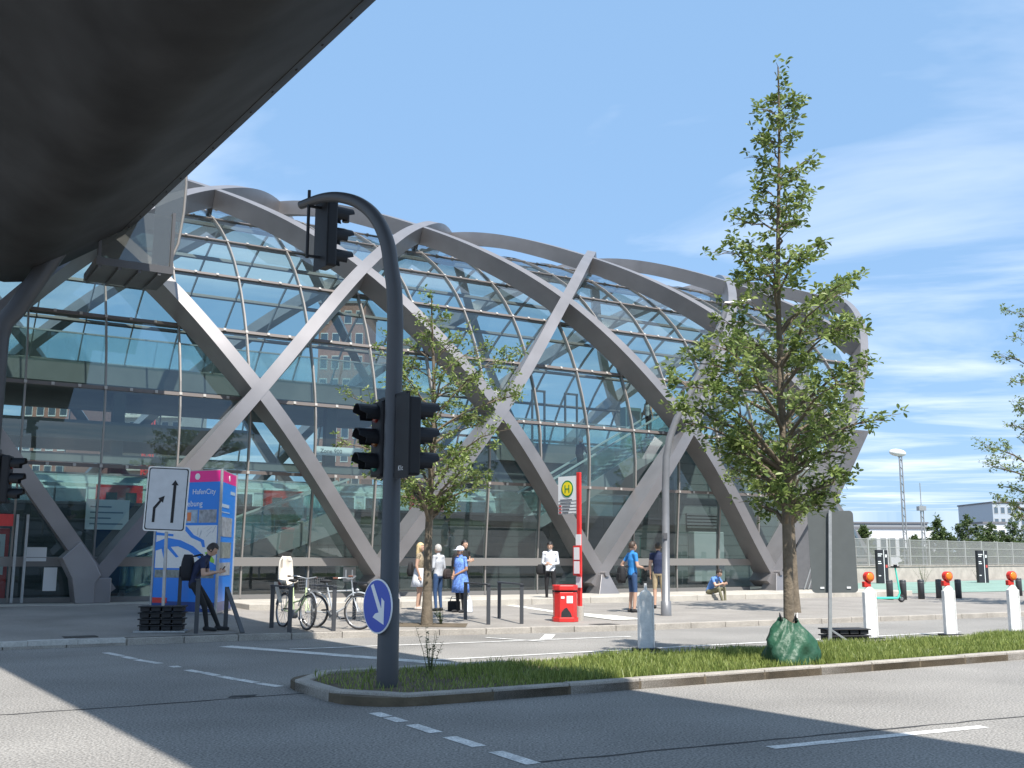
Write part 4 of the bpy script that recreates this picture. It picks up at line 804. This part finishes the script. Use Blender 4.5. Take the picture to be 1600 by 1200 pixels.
for u0, d0, z0, s in ((P2, None, None, .8),): 
    pit = MB().add([(P2.x + x, P2.y + y, 0) for x, y in ((-.75, -.5), (.85, -.5), (.85, .6), (-.75, .6))], [(0, 1, 2, 3)])
    pit.v = [(x, y, sidez(*UD(x, y)) + .006) for x, y, z in pit.v]; struct(pit.build('tree_pit', soil))
# watering bag
wb = wthing('watering_bag', 'crumpled dark green watering bag wrapped round the foot of the oak', 'watering bag', P1 + Vector((0, 0, -.01))); bagm = mat('bag_green', (.018, .075, .038), .5, var=.25, vscale=5, bump=.9, bscale=14)
m = MB(); n = 72; prof_b = [(.0, .43), (.06, .45), (.13, .45), (.2, .43), (.28, .41), (.36, .38), (.44, .33), (.5, .29), (.56, .23), (.61, .18), (.66, .16)]
for j, (z, r) in enumerate(prof_b):
    for i in range(n):
        a = 2 * math.pi * i / n; f = 1 + .16 * math.sin(3 * a + 1 + z * 5) * (1 - z * .6) + .1 * abs(math.sin(4 * a + z * 7)) - .05 + .06 * math.sin(11 * a - z * 16 + 2 * math.sin(3 * a)) + .03 * math.sin(19 * a + z * 25); m.v.append((r * f * math.cos(a) * 1.05, r * f * math.sin(a), z * (1 + .07 * math.sin(2 * a + .6)) if j else 0))
for j in range(len(prof_b) - 1):
    for i in range(n): m.f.append((j * n + i, j * n + (i + 1) % n, (j + 1) * n + (i + 1) % n, (j + 1) * n + i)); m.m.append(0); m.sm.append(True)
m.build('bag_skin', bagm, wb)
wb.scale = (.8, .8, .95)
for a in (.3, 1.9, 3.6, 5.0): MB().tube([(.17 * math.cos(a), .17 * math.sin(a), .64), (.22 * math.cos(a + .15), .22 * math.sin(a + .15), .75), (.19 * math.cos(a + .35), .19 * math.sin(a + .35), .66)], .013, 6).build('strap', white if a < 3 else black, wb)
# ================================================================== PEOPLE
def person(label, p, head_dir, J=None, mats=None, h=1.75, sleeve=.6, legcut=2.3, shirt_low=.0, hair='short', hair_c=(.03, .022, .018), headpitch=0., headyaw=0., skin_c=(.5, .31, .22), bend_fingers=.5, waist=.22):
    hx, hy = head_dir; rot = math.atan2(-hx, hy); t = wthing('person', label, 'person', p, rot); k = h / 1.75
    j = dict(pel=(0, 0, .94), waist=(0, .0, 1.1), chest=(0, .01, 1.3), neck=(0, .0, 1.47), head=(0, .025, 1.635))
    for s, n in ((-1, 'l'), (1, 'r')): j.update({'sh' + n: (s * .18, 0, 1.425), 'el' + n: (s * .225, -.03, 1.14), 'wr' + n: (s * .225, .05, .91), 'hi' + n: (s * .09, 0, .92), 'kn' + n: (s * .105, .02, .5), 'an' + n: (s * .11, -.02, .08)})
    j.update(J or {}); j = {a: Vector(b) * k for a, b in j.items()}
    segs = []; m = MB()
    def cap(a, b, ra, rb, zone, n=10):
        a, b = Vector(a), Vector(b); ra *= k; rb *= k; m.tube([a, b], [ra, rb], n); m.ell(a, (ra, ra, ra), None, n, 6); m.ell(b, (rb, rb, rb), None, n, 6); segs.append((a, b, ra, rb, zone))
    sp = [j['pel'] - (j['waist'] - j['pel']) * .45, j['pel'], j['waist'], j['chest'], j['chest'].lerp(j['neck'], .72), j['neck']]
    m.tube(sp, [(.135 * k, .1 * k), (.165 * k, .118 * k), (.138 * k, .1 * k), (.168 * k, .118 * k), (.13 * k, .085 * k), (.06 * k, .06 * k)], 14)
    segs.append((sp[0], sp[2], .15 * k, .13 * k, 'low')); segs.append((sp[2], sp[4], .14 * k, .13 * k, 'torso'))
    Rh = RX(headpitch) ; Rh = RZ(headyaw) @ Rh; hc = j['head']; cap(j['neck'] - Vector((0, 0, .02)), hc - Rh @ Vector((0, .01, .06)) * k, .056, .05, 'neck')
    m.ell(hc, (.076 * k, .096 * k, .115 * k), Rh, 16, 12); m.ell(hc + Rh @ Vector((0, .03, -.065)) * k, (.052 * k, .058 * k, .05 * k), Rh, 12, 8); segs.append((hc - Rh @ Vector((0, 0, .05)) * k, hc + Rh @ Vector((0, 0, .03)) * k, .085 * k, .09 * k, 'head'))
    m.ell(hc + Rh @ Vector((0, .1, -.02)) * k, (.014 * k, .02 * k, .026 * k), Rh, 8, 6); m.ell(hc + Rh @ Vector((0, .088, -.062)) * k, (.026 * k, .012 * k, .011 * k), Rh, 8, 6)
    for s in (-1, 1): m.ell(hc + Rh @ Vector((s * .08, -.005, -.015)) * k, (.012 * k, .024 * k, .032 * k), Rh, 8, 6)
    for s, n in ((-1, 'l'), (1, 'r')):
        cap(j['neck'].lerp(j['sh' + n], .35) - Vector((0, 0, .03 * k)), j['sh' + n], .06, .058, 'torso'); cap(j['sh' + n], j['el' + n], .054, .041, 'up'); cap(j['el' + n], j['wr' + n], .04, .027, 'fore')
        cap(j['hi' + n], j['kn' + n], .083, .056, 'thigh'); cap(j['kn' + n], j['an' + n], .054, .038, 'shin')
        toe = j.get('to' + n); an = j['an' + n]; toe = toe if toe is not None else an + Vector((s * .03, .17, -.045)) * k
        heel = an + (an - toe).normalized() * .04 * k; heel.z = min(heel.z, an.z - .03 * k); cap(heel, toe, .042, .034, 'foot'); cap(an, heel, .04, .042, 'foot')
        wr = j['wr' + n]; hd = j.get('hd' + n); hd = Vector(hd).normalized() if hd is not None else (wr - j['el' + n]).normalized()
        sd = hd.cross(Vector((s, .15, .1))).normalized(); pn = hd.cross(sd)
        pc = wr + hd * .085 * k
        for q in (-.022, 0, .022): cap(wr + hd * .01 * k, pc + sd * q * k, .018, .015, 'hand', 6)
        for q, fl in ((-.033, .06), (-.011, .072), (.011, .078), (.033, .068)):
            b0 = pc + sd * q * k; mid = b0 + (hd * .55 + sd * q * 2) * fl * k; tip = mid + (hd * .35 - pn * s * bend_fingers * .8).normalized() * fl * .55 * k; cap(b0, mid, .0095, .009, 'hand', 6); cap(mid, tip, .009, .0075, 'hand', 6)
        tb = wr + hd * .03 * k + sd * .025 * k; tm_ = tb + (hd * .6 + sd * .8).normalized() * .035 * k; cap(tb, tm_, .0115, .0105, 'hand', 6); cap(tm_, tm_ + (hd * .9 + sd * .2).normalized() * .03 * k, .0105, .008, 'hand', 6)
    raw = m.build('body_raw', mats[0], None, fix=False); rm = raw.modifiers.new('r', 'REMESH'); rm.mode = 'VOXEL'; rm.voxel_size = .0115; sm = raw.modifiers.new('s', 'SMOOTH'); sm.iterations = 3; sm.factor = .5
    bpy.context.view_layer.update(); me = bpy.data.meshes.new_from_object(raw.evaluated_get(bpy.context.evaluated_depsgraph_get())); bpy.data.objects.remove(raw); me.name = 'body'
    skinm = mat('skin_%.2f_%.2f' % skin_c[:2], skin_c, .5, world=False); me.materials.clear()
    for x in [skinm] + list(mats): me.materials.append(x)
    np_ = len(me.polygons); C_ = np.zeros(np_ * 3); me.polygons.foreach_get('center', C_); C_ = C_.reshape(-1, 3); best = np.full(np_, 1e9); zone = np.zeros(np_, int); T_ = np.zeros(np_)
    for q, (a, b, ra, rb, zn) in enumerate(segs):
        a_, ab = np.array(a), np.array(b - a); tt = np.clip(((C_ - a_) @ ab) / max(ab @ ab, 1e-9), 0, 1); dist = np.linalg.norm(C_ - a_ - tt[:, None] * ab, axis=1) - (ra + (rb - ra) * tt); w_ = dist < best; best[w_] = dist[w_]; zone[w_] = q; T_[w_] = tt[w_]
    idx = np.zeros(np_, int)
    for q, sg in enumerate(segs):
        zn = sg[4]; s_ = zone == q; tt = T_[s_]
        if zn == 'torso': r_ = np.full(tt.shape, 1)
        elif zn == 'low': r_ = np.where(tt > waist, 1, 2)
        elif zn == 'up': r_ = np.where(tt < sleeve, 1, 0)
        elif zn == 'fore': r_ = np.where(tt < sleeve - 1, 1, 0)
        elif zn == 'thigh': r_ = np.where(tt < legcut, 2, 0)
        elif zn == 'shin': r_ = np.where(tt < legcut - 1, 2, 0)
        elif zn == 'foot': r_ = np.full(tt.shape, 3)
        else: r_ = np.zeros(tt.shape, int)
        idx[s_] = r_
    me.polygons.foreach_set('material_index', idx.astype(np.int32)); me.polygons.foreach_set('use_smooth', np.ones(np_, bool)); bo = bpy.data.objects.new('body', me); COL.objects.link(bo); bo.parent = t
    for s in (-1, 1): MB().ell(hc + Rh @ Vector((s * .03, .088, .0)) * k, (.012 * k, .008 * k, .007 * k), Rh, 8, 6).build('eye', mat('eye_dark', (.02, .015, .012), .2), t)
    if hair:
        hm = mat('hair_%.2f_%.2f' % hair_c[:2], hair_c, .55, var=.25, vscale=60, world=False); hb = MB(); n, kk = 20, 14; r = (.088, .11, .128); vs = []
        for a in range(kk + 1):
            for b in range(n): A_, B_ = math.pi * a / kk, 2 * math.pi * b / n; v = Vector((math.sin(A_) * math.cos(B_) * r[0], math.sin(A_) * math.sin(B_) * r[1] - .006, math.cos(A_) * r[2] + .004)); vs.append(v * (1 + .03 * math.sin(9 * B_ + 5 * A_)))
        fs = []
        for a in range(kk):
            for b in range(n):
                f = (a * n + b, (a + 1) * n + b, (a + 1) * n + (b + 1) % n, a * n + (b + 1) % n); c = sum((vs[i] for i in f), Vector()) / 4
                if c.y > .035 and c.z < .068: continue
                if c.z < (-.05 if hair == 'short' else -.12) + .5 * max(0, c.y): continue
                fs.append(f)
        hb.add([hc + Rh @ v * k for v in vs], fs, 0, True)
        if hair == 'long': hb.tube([hc + Rh @ Vector((0, -.045, .04)) * k, hc + Rh @ Vector((0, -.06, -.1)) * k, hc + Vector((0, -.075, -.2)) * k, hc + Vector((0, -.08, -.3)) * k], [(.085 * k, .06 * k), (.1 * k, .055 * k), (.105 * k, .045 * k), (.06 * k, .02 * k)], 14)
        hb.build('hair', hm, t, fix=False)
    t['hc'] = list(hc); return t, j, Rh
def loft(t, rings, m, name, n=24, wob=.0, nw=7):                   # clothing: rings of (centre, rx, ry)
    b = MB(); vs = []
    for q, (c, rx, ry) in enumerate(rings):
        for i in range(n): a = 2 * math.pi * i / n; f = 1 + wob * (q / len(rings)) * math.sin(nw * a); vs.append((c[0] + rx * f * math.cos(a), c[1] + ry * f * math.sin(a), c[2]))
    b.add(vs, [(q * n + i, q * n + (i + 1) % n, (q + 1) * n + (i + 1) % n, (q + 1) * n + i) for q in range(len(rings) - 1) for i in range(n)], 0, True); o = b.build(name, m, t); s = o.modifiers.new('thick', 'SOLIDIFY'); s.thickness = .006; return o
def backpack(label, t, c, size, m, strap=True, name='backpack'):
    M = t.matrix_basis.copy() if False else (Matrix.Translation(t.location) @ t.rotation_euler.to_matrix().to_4x4()); p = M @ Vector(c)
    o = wthing(name, label, 'bag', p, t.rotation_euler.z); x, y, z = size
    b = MB(); n = 16
    for q in range(7):
        f = q / 6; sc_ = (.75 + .5 * math.sin(math.pi * min(1, f * .9 + .12)) ** .7) * .8
        for i in range(n): a = 2 * math.pi * i / n; ca, sa = math.cos(a), math.sin(a); b.v.append((x / 2 * sc_ * math.copysign(abs(ca) ** .6, ca), y / 2 * sc_ * math.copysign(abs(sa) ** .6, sa), z * (f - .5)))
    for q in range(6):
        for i in range(n): b.f.append((q * n + i, q * n + (i + 1) % n, (q + 1) * n + (i + 1) % n, (q + 1) * n + i)); b.m.append(0); b.sm.append(True)
    b.f += [tuple(range(n))[::-1], tuple(range(6 * n, 7 * n))]; b.m += [0, 0]; b.sm += [False, False]
    b.build('bag_body', m, o); MB().box((0, -y * .48, -z * .15), (x * .7, y * .2, z * .4)).build('bag_pocket', m, o, bevel=.02)
    if strap:
        for s in (-1, 1): MB().tube([(s * x * .28, y * .4, z * .42), (s * x * .3, y * .5 + .12, z * .5), (s * x * .34, y * .5 + .23, z * .2), (s * x * .4, y * .45 + .1, -z * .3)], .016, 6).build('bag_strap', m, o)
    return o
cl_ = lambda n, c, r=.8, v=.15: mat('cloth_' + n, c, r, var=v, vscale=12, bump=.2, bscale=25, world=False)
navy, blackc, denim, whitec, blue_t, khaki, beige, shoe, greyc, shoew = cl_('navy', (.012, .02, .06)), cl_('black', (.012, .012, .014)), cl_('denim', (.03, .07, .16)), cl_('white', (.68, .7, .74)), cl_('blue', (.03, .22, .55)), cl_('khaki', (.16, .15, .09)), cl_('beige', (.42, .33, .2)), cl_('shoe', (.02, .02, .022)), cl_('grey', (.45, .46, .48)), cl_('shoe_pale', (.55, .5, .45))
def at(px, py, lift=0.): u, d, z = side(px, py); return W(u, d, z + lift)
hold = lambda zc=1.12, y=.24: dict(ell=(-.23, -.02, zc + .02), wrl=(-.09, y, zc), elr=(.23, -.02, zc + .02), wrr=(.08, y, zc), hdl=(.5, .8, .2), hdr=(-.5, .8, .2))
# man at the pillar, leaning on the stand, reading a phone
Jm = dict(pel=(0, -.16, .86), waist=(0, -.16, 1.02), chest=(0, -.08, 1.22), neck=(0, .05, 1.37), head=(0, .14, 1.52), hil=(-.09, -.14, .84), hir=(.09, -.14, .84), knl=(-.11, .12, .48), knr=(.11, .06, .47), anl=(-.11, .3, .08), anr=(.1, .12, .08), shl=(-.18, .0, 1.33), shr=(.18, .0, 1.33), ell=(-.22, .03, 1.05), elr=(.22, .03, 1.05), wrl=(-.06, .26, 1.1), wrr=(.07, .26, 1.1), hdl=(.4, .8, .2), hdr=(-.4, .8, .2))
pm_, j, R_ = person('man in navy t-shirt and black trousers bent over a phone by the info pillar', at(314, 986), (1, .1), Jm, (navy, blackc, shoe), 1.78, headpitch=-.6)
backpack('dark backpack on the back of the man beside the info pillar', pm_, (0, -.31, 1.2), (.34, .24, .5), cl_('bag_black', (.01, .011, .016)))
ph_ = wthing('phone', 'black phone in the hands of the man by the info pillar', 'phone', Matrix.Translation(pm_.location) @ Matrix.Rotation(pm_.rotation_euler.z, 4, 'Z') @ Vector((.0, .36, 1.16))); MB().box((0, 0, 0), (.012, .075, .15), RY(.5)).build('phone_body', blackp, ph_, bevel=.004); MB().box(RY(.5) @ Vector((-.0075, 0, 0)), (.002, .068, .138), RY(.5)).build('phone_screen', mat('screen_dark', (.05, .07, .08), .2), ph_)
# blonde woman with white skirt
pw, j, R_ = person('blonde woman in patterned top and white skirt left of the small tree', at(654, 953), (.95, -.1), dict(wrl=(-.06, .2, 1.28), ell=(-.22, .05, 1.12), hdl=(.2, .2, 1)), (mat('cloth_pattern', (.3, .24, .16), .8, var=.7, vscale=28, world=False), whitec, shoew), 1.74, sleeve=.35, legcut=.1, hair='long', hair_c=(.55, .42, .22))
loft(pw, [((0, 0, 1.08), .15, .115), ((0, 0, .98), .18, .145), ((0, 0, .8), .21, .18), ((0, .0, .6), .25, .215)], whitec, 'skirt', wob=.07)
backpack('black shoulder bag hanging behind the blonde woman', pw, (-.02, -.24, 1.05), (.3, .14, .36), blackc, False, 'shoulder_bag')
pg_, j, R_ = person('grey haired man in pale shirt and jeans right of the small tree', at(684, 955), (-.75, .5), dict(ell=(-.24, -.02, 1.15), wrl=(-.14, .2, 1.0)), (greyc, denim, shoe), 1.7, sleeve=1.8, hair_c=(.4, .38, .35))
backpack('dark messenger bag at the side of the grey haired man', pg_, (.2, -.14, .95), (.32, .12, .26), cl_('bag_brown', (.03, .02, .018)), False, 'messenger_bag')
dressm = mat('cloth_dress', (.13, .25, .62), .8, var=.55, vscale=22, world=False)
pd, j, R_ = person('woman in blue patterned dress and white cap holding her hands together', at(719, 957), (-.7, -.65), dict(ell=(-.24, .0, 1.14), wrl=(-.04, .2, 1.0), elr=(.24, .0, 1.14), wrr=(.05, .22, .98), hdl=(.5, .5, -.6), hdr=(-.5, .5, -.6)), (dressm, blackc, shoe), 1.66, sleeve=.75, hair_c=(.08, .05, .03), skin_c=(.36, .2, .13))
loft(pd, [((0, 0, 1.36), .175, .13), ((0, 0, 1.2), .175, .14), ((0, 0, 1.02), .17, .14), ((0, 0, .85), .21, .18), ((0, 0, .68), .235, .2), ((0, 0, .5), .25, .215)], dressm, 'dress', wob=.05)
hc = Vector(pd['hc']); MB().ell(hc + Vector((0, 0, .045)), (.1, .115, .085), None, 16, 8).tube([hc + Vector((0, .06, .035)), hc + Vector((0, .2, .02))], [(.012, .085), (.008, .07)], 12).build('cap', whitec, pd)
pk, j, R_ = person('dark haired man in black behind the woman in the blue dress', at(724, 946), (.6, -.5), {**hold(1.2)}, (blackc, blackc, shoe), 1.84, sleeve=.5, hair_c=(.01, .009, .009))
backpack('black backpack worn by the man behind the blue dress', pk, (0, -.26, 1.25), (.34, .22, .48), blackc)
bg1 = wthing('shopping_bag', 'black bag standing at the feet of the woman in blue', 'bag', at(709, 955)); MB().prism([(-.16, -.08), (.14, -.1), (.17, .09), (-.14, .1)], 0, .26).build('bag_body', blackc, bg1, bevel=.03); MB().tube([(-.1, 0, .25), (-.05, 0, .38), (.06, 0, .38), (.1, 0, .25)], .01, 6).build('bag_handle', blackc, bg1)
bg2 = wthing('shopping_bag', 'white bag standing at the feet of the woman in blue', 'bag', at(730, 957)); MB().add([(-.13, -.09, 0), (.13, -.09, 0), (.14, .1, 0), (-.12, .1, 0), (-.16, -.05, .3), (.1, -.07, .33), (.13, .06, .3), (-.13, .07, .34)], [(0, 3, 2, 1), (4, 5, 6, 7), (0, 1, 5, 4), (1, 2, 6, 5), (2, 3, 7, 6), (3, 0, 4, 7)]).build('bag_body', whitec, bg2, bevel=.03); MB().tube([(-.1, 0, .31), (-.04, 0, .42), (.05, 0, .42), (.08, 0, .31)], .01, 6).build('bag_handle', whitec, bg2)
p6, j, R_ = person('young man in white shirt and black trousers looking at a phone', at(860, 943), (-.25, -1), dict(ell=(-.23, -.02, 1.14), wrl=(-.05, .22, 1.1), elr=(.23, -.02, 1.14), wrr=(.06, .24, 1.1), hdl=(.4, .6, .3), hdr=(-.5, .6, .3)), (whitec, blackc, shoe), 1.82, sleeve=1.85, hair_c=(.012, .01, .01), headpitch=-.25)
backpack('black shoulder bag at the hip of the man in the white shirt', p6, (.26, .02, 1.0), (.34, .16, .3), blackc, False, 'shoulder_bag')
p7, j, R_ = person('man in bright blue t-shirt and denim shorts with a hand on his hip', at(989, 957), (.9, .35), dict(ell=(-.34, -.12, 1.17), wrl=(-.2, -.06, .99), hdl=(.6, .3, -.4), elr=(.24, .02, 1.14), wrr=(.16, .24, 1.1)), (blue_t, denim, shoe), 1.83, sleeve=.6, legcut=1.0, hair_c=(.05, .03, .02))
backpack('black backpack hanging behind the man in the blue t-shirt', p7, (-.1, -.27, .98), (.3, .2, .44), blackc)
p8, j, R_ = person('man in dark t-shirt and beige shorts standing behind the lamp post', at(1030, 951), (.2, 1), {}, (navy, beige, shoe), 1.82, sleeve=.5, legcut=.95, hair_c=(.05, .035, .02))
us_, ds_, zs_ = side(1165, 941); PS = W(us_, -2.45, .375)
Js = dict(pel=(0, -.1, .09), waist=(0, -.05, .25), chest=(0, .08, .43), neck=(0, .2, .56), head=(0, .3, .7), hil=(-.1, -.06, .085), hir=(.1, -.06, .085), knl=(-.14, .38, .2), knr=(.14, .36, .2), anl=(-.12, .42, -.2), anr=(.14, .5, -.2), shl=(-.18, .15, .52), shr=(.18, .15, .52), ell=(-.24, .3, .3), elr=(.24, .3, .3), wrl=(-.07, .46, .36), wrr=(.07, .46, .36), hdl=(.3, .8, .1), hdr=(-.3, .8, .1))
p9, j, R_ = person('man in blue t-shirt sitting hunched on the low concrete ledge', PS, (SU * 1.0 + .35, -CU), Js, (cl_('sky', (.1, .22, .5)), khaki, shoew), 1.75, sleeve=.6, headpitch=-.5)
EP = lambda u: W(u, 3.55, 3.0 + (u - 15.4) * 4.2 / 7.3 + .06)
person('white haired man in black riding the escalator inside the hall', EP(17.6), (.86, .51), dict(elr=(.28, .1, 1.14), wrr=(.32, .32, 1.05)), (blackc, blackc, shoe), 1.75, sleeve=1.8, hair_c=(.6, .6, .58))
person('woman in grey top higher up on the escalator inside the hall', EP(20.9), (.86, .51), {}, (greyc, blackc, shoe), 1.68, sleeve=.4, hair_c=(.1, .06, .04), hair='long')
# ================================================================== BACKGROUND
fw = thing('boundary_wall', 'low pale concrete wall below the mesh fence at the right', 'wall', 44, 12.2, .2, math.atan2(3.8, 18.1)); MB().bx(-8, 40, 0, .3, -.1, .85).build('wall_body', concrete, fw); MB().bx(-8, 40, -.04, .34, .851, .93).build('wall_cap', kerbm, fw)
fn = thing('mesh_fence', 'grey mesh fence standing on the low wall at the right', 'fence', 44, 12.2, .2, math.atan2(3.8, 18.1)); fg = mat('fence_grey', (.34, .34, .32), .6)
for i in range(20):
    x = -8 + i * 2.5; MB().bx(x - .05, x + .05, .1, .2, .931, 2.5).build('fence_post', fg, fn)
    if i < 19:
        b = MB()
        for k in range(24): b.bx(x + .06 + k * .1, x + .085 + k * .1, .14, .16, .97, 2.42)
        for z in (.96, 1.45, 1.95, 2.42): b.bx(x + .05, x + 2.45, .13, .17, z, z + .035)
        b.build('mesh_panel', fg, fn)
farg = 'trees beyond the fence'
for i, (px, yb, yt, Y, rpx, k) in enumerate(((1350, 862, 824, 95, 18, 'small dark bush tree just right of the large sign back'), (1467, 862, 810, 100, 24, 'pointed tree beyond the fence between the masts and the wide trees'), (1515, 862, 806, 105, 34, 'widest tree beyond the fence'), (1548, 862, 818, 100, 26, 'rounded tree beyond the fence right of the widest tree'), (1585, 862, 812, 105, 30, 'tree beyond the fence at the right edge of the picture'), (1430, 862, 838, 110, 18, 'low bush between the two masts'))):
    p = atY(px, 868, Y); p.z = 0; hh = atY(px, yt, Y).z; r = rpx * 1.25 * Y / F
    tree(k, p, hh, [(0, r * .6), (hh * .3, r), (hh * .6, r * .8), (hh, .1)], hh * .08, .12, 46, 7000, .3, 40 + i, farg, farleaf, name='background_tree', twigs=False)
for px, py, w_ in ((1428, 912, .9), (1515, 910, .9)):
    u, d = gnd(px, py, .2); b = weed(u, d - .6, .2, 1.1, 16, 'green shrub growing at the foot of the pale wall ' + ('near the scooter' if px < 1480 else 'near the right stele'), .55)
    b.name = 'wall_shrub'
def mast(px, yt, Y, label, lamp):
    p = atY(px, 868, Y); p.z = 0; o = wthing('floodlight_mast' if lamp else 'antenna_mast', label, 'mast', p); ht = atY(px, yt, Y).z; m = MB()
    for x, y in ((-.22, -.2), (.22, -.2), (0, .25)): m.tube([(x * .6, y * .6, 0), (x * .4, y * .4, ht)], .045, 6)
    m.build('mast_legs', galv, o); r = MB()
    for k in range(int(ht / .55)): z = .4 + k * .55; f = .6 - .2 * z / ht; r.bar((-.22 * f, -.2 * f, z), (.22 * f, -.2 * f, z), .04, .04); r.bar((.22 * f, -.2 * f, z), (0, .25 * f, z + .27), .035, .035); r.bar((-.22 * f, -.2 * f, z), (0, .25 * f, z + .27), .035, .035)
    r.build('mast_bracing', galv, o)
    if lamp: MB().ell((-.15, 0, ht + .2), (.6, .3, .26), RY(.12), 16, 10).build('lamp_head', white, o); MB().tube([(0, 0, ht - .1), (0, 0, ht + .1)], .15, 10).build('lamp_neck', galv, o)
    else: MB().tube([(0, 0, ht - .1), (0, 0, ht + 1.6)], .03, 6).build('antenna_rod', galv, o); MB().bx(-.25, .25, -.25, .25, ht - .35, ht - .05).build('antenna_box', galv, o)
mast(1415, 712, 72, 'tall slim mast with a white egg-shaped lamp head', True); mast(1444, 790, 74, 'shorter lattice mast with a thin antenna rod on top', False)
def block(name, label, px0, px1, yt, Y, depth, wm, cols, rows, cat='building', zb=0., wc=(.06, .08, .1), band=None):
    a, b = atY(px0, 868, Y), atY(px1, 868, Y); wd = b.x - a.x; ht = atY((px0 + px1) / 2, yt, Y).z; o = wthing(name, label, cat, Vector((a.x, Y, 0))); MB().bx(0, wd, 0, depth, 0, ht).build('wall', wm, o)
    MB().bx(-.2, wd + .2, -.2, depth + .2, ht + .002, ht + .35).build('roof', mat('roof_grey', (.16, .16, .17), .7), o); gm = mat('pane_%.2f' % wc[2], wc, .12); fm = mat('frame_pale', (.5, .5, .48), .5)
    for r in range(rows):
        for c in range(cols):
            cw, ch = wd / cols, (ht - 1) / rows; x, z = (c + .5) * cw, .6 + (r + .5) * ch; f = MB().bx(x - cw * .32, x + cw * .32, -.06, .001, z - ch * .3, z + ch * .3).build('window', fm, o); MB().bx(x - cw * .28, x + cw * .28, -.075, -.061, z - ch * .26, z + ch * .26).build('pane', gm, f)
        if band: MB().bx(-.1, wd + .1, -1.1, -.08, .55 + r * ((ht - 1) / rows), .75 + r * ((ht - 1) / rows)).build('balcony', band, o)
    return o
brick = mat('brick_red', (.26, .135, .105), .85, var=.2, vscale=3, speck=(20, .2)); pale = mat('render_pale', (.42, .4, .36), .8, var=.08, vscale=.3)
block('brick_tower', 'red brick tower block seen through the upper glass left of the signal pole', 486, 561, 474, 150, 12, brick, 4, 11)
block('apartment_tower', 'pale apartment tower with balconies seen through the hall at left', 152, 272, 622, 170, 14, pale, 7, 9, band=mat('balcony_conc', (.4, .38, .33), .8))
block('brick_house', 'red brick building seen through the glass at the far left', 18, 92, 602, 110, 12, brick, 4, 5)
block('white_warehouse', 'long white low building beyond the fence behind the masts', 1330, 1462, 826, 190, 20, mat('white_wall', (.7, .71, .72), .6), 9, 1)
block('grey_shed', 'dark roofed long building behind the white warehouse', 1325, 1452, 818, 230, 20, mat('shed_grey', (.28, .3, .32), .7), 8, 1)
block('office_block', 'grey glass office block at the right edge behind the trees', 1556, 1640, 786, 260, 20, mat('office_grey', (.4, .45, .5), .5), 8, 5, wc=(.1, .14, .18))
block('pale_house', 'small pale building in front of the grey office block', 1540, 1575, 818, 200, 12, mat('white_wall', (.7, .71, .72), .6), 3, 2)
cr = wthing('tower_crane', 'red lattice crane tower before the pale apartment tower', 'crane', Vector((*atY(221, 868, 160).xy, 0))); m = MB(); ht = atY(221, 600, 160).z; crm = mat('crane_red', (.6, .06, .05), .5)
for x in (-.6, .6):
    for y in (-.6, .6): m.bx(x - .1, x + .1, y - .1, y + .1, 0, ht)
m.build('mast_legs', crm, cr); b = MB()
for k in range(int(ht / 1.3)): z = k * 1.3; b.bar((-.6, -.6, z), (.6, -.6, z + 1.3), .1, .1); b.bar((.6, -.6, z), (-.6, -.6, z + 1.3), .1, .1); b.bar((-.6, -.6, z), (.6, -.6, z), .1, .1)
b.build('mast_bracing', crm, cr)
for o in bpy.data.objects:
    if 'hc' in o: del o['hc']
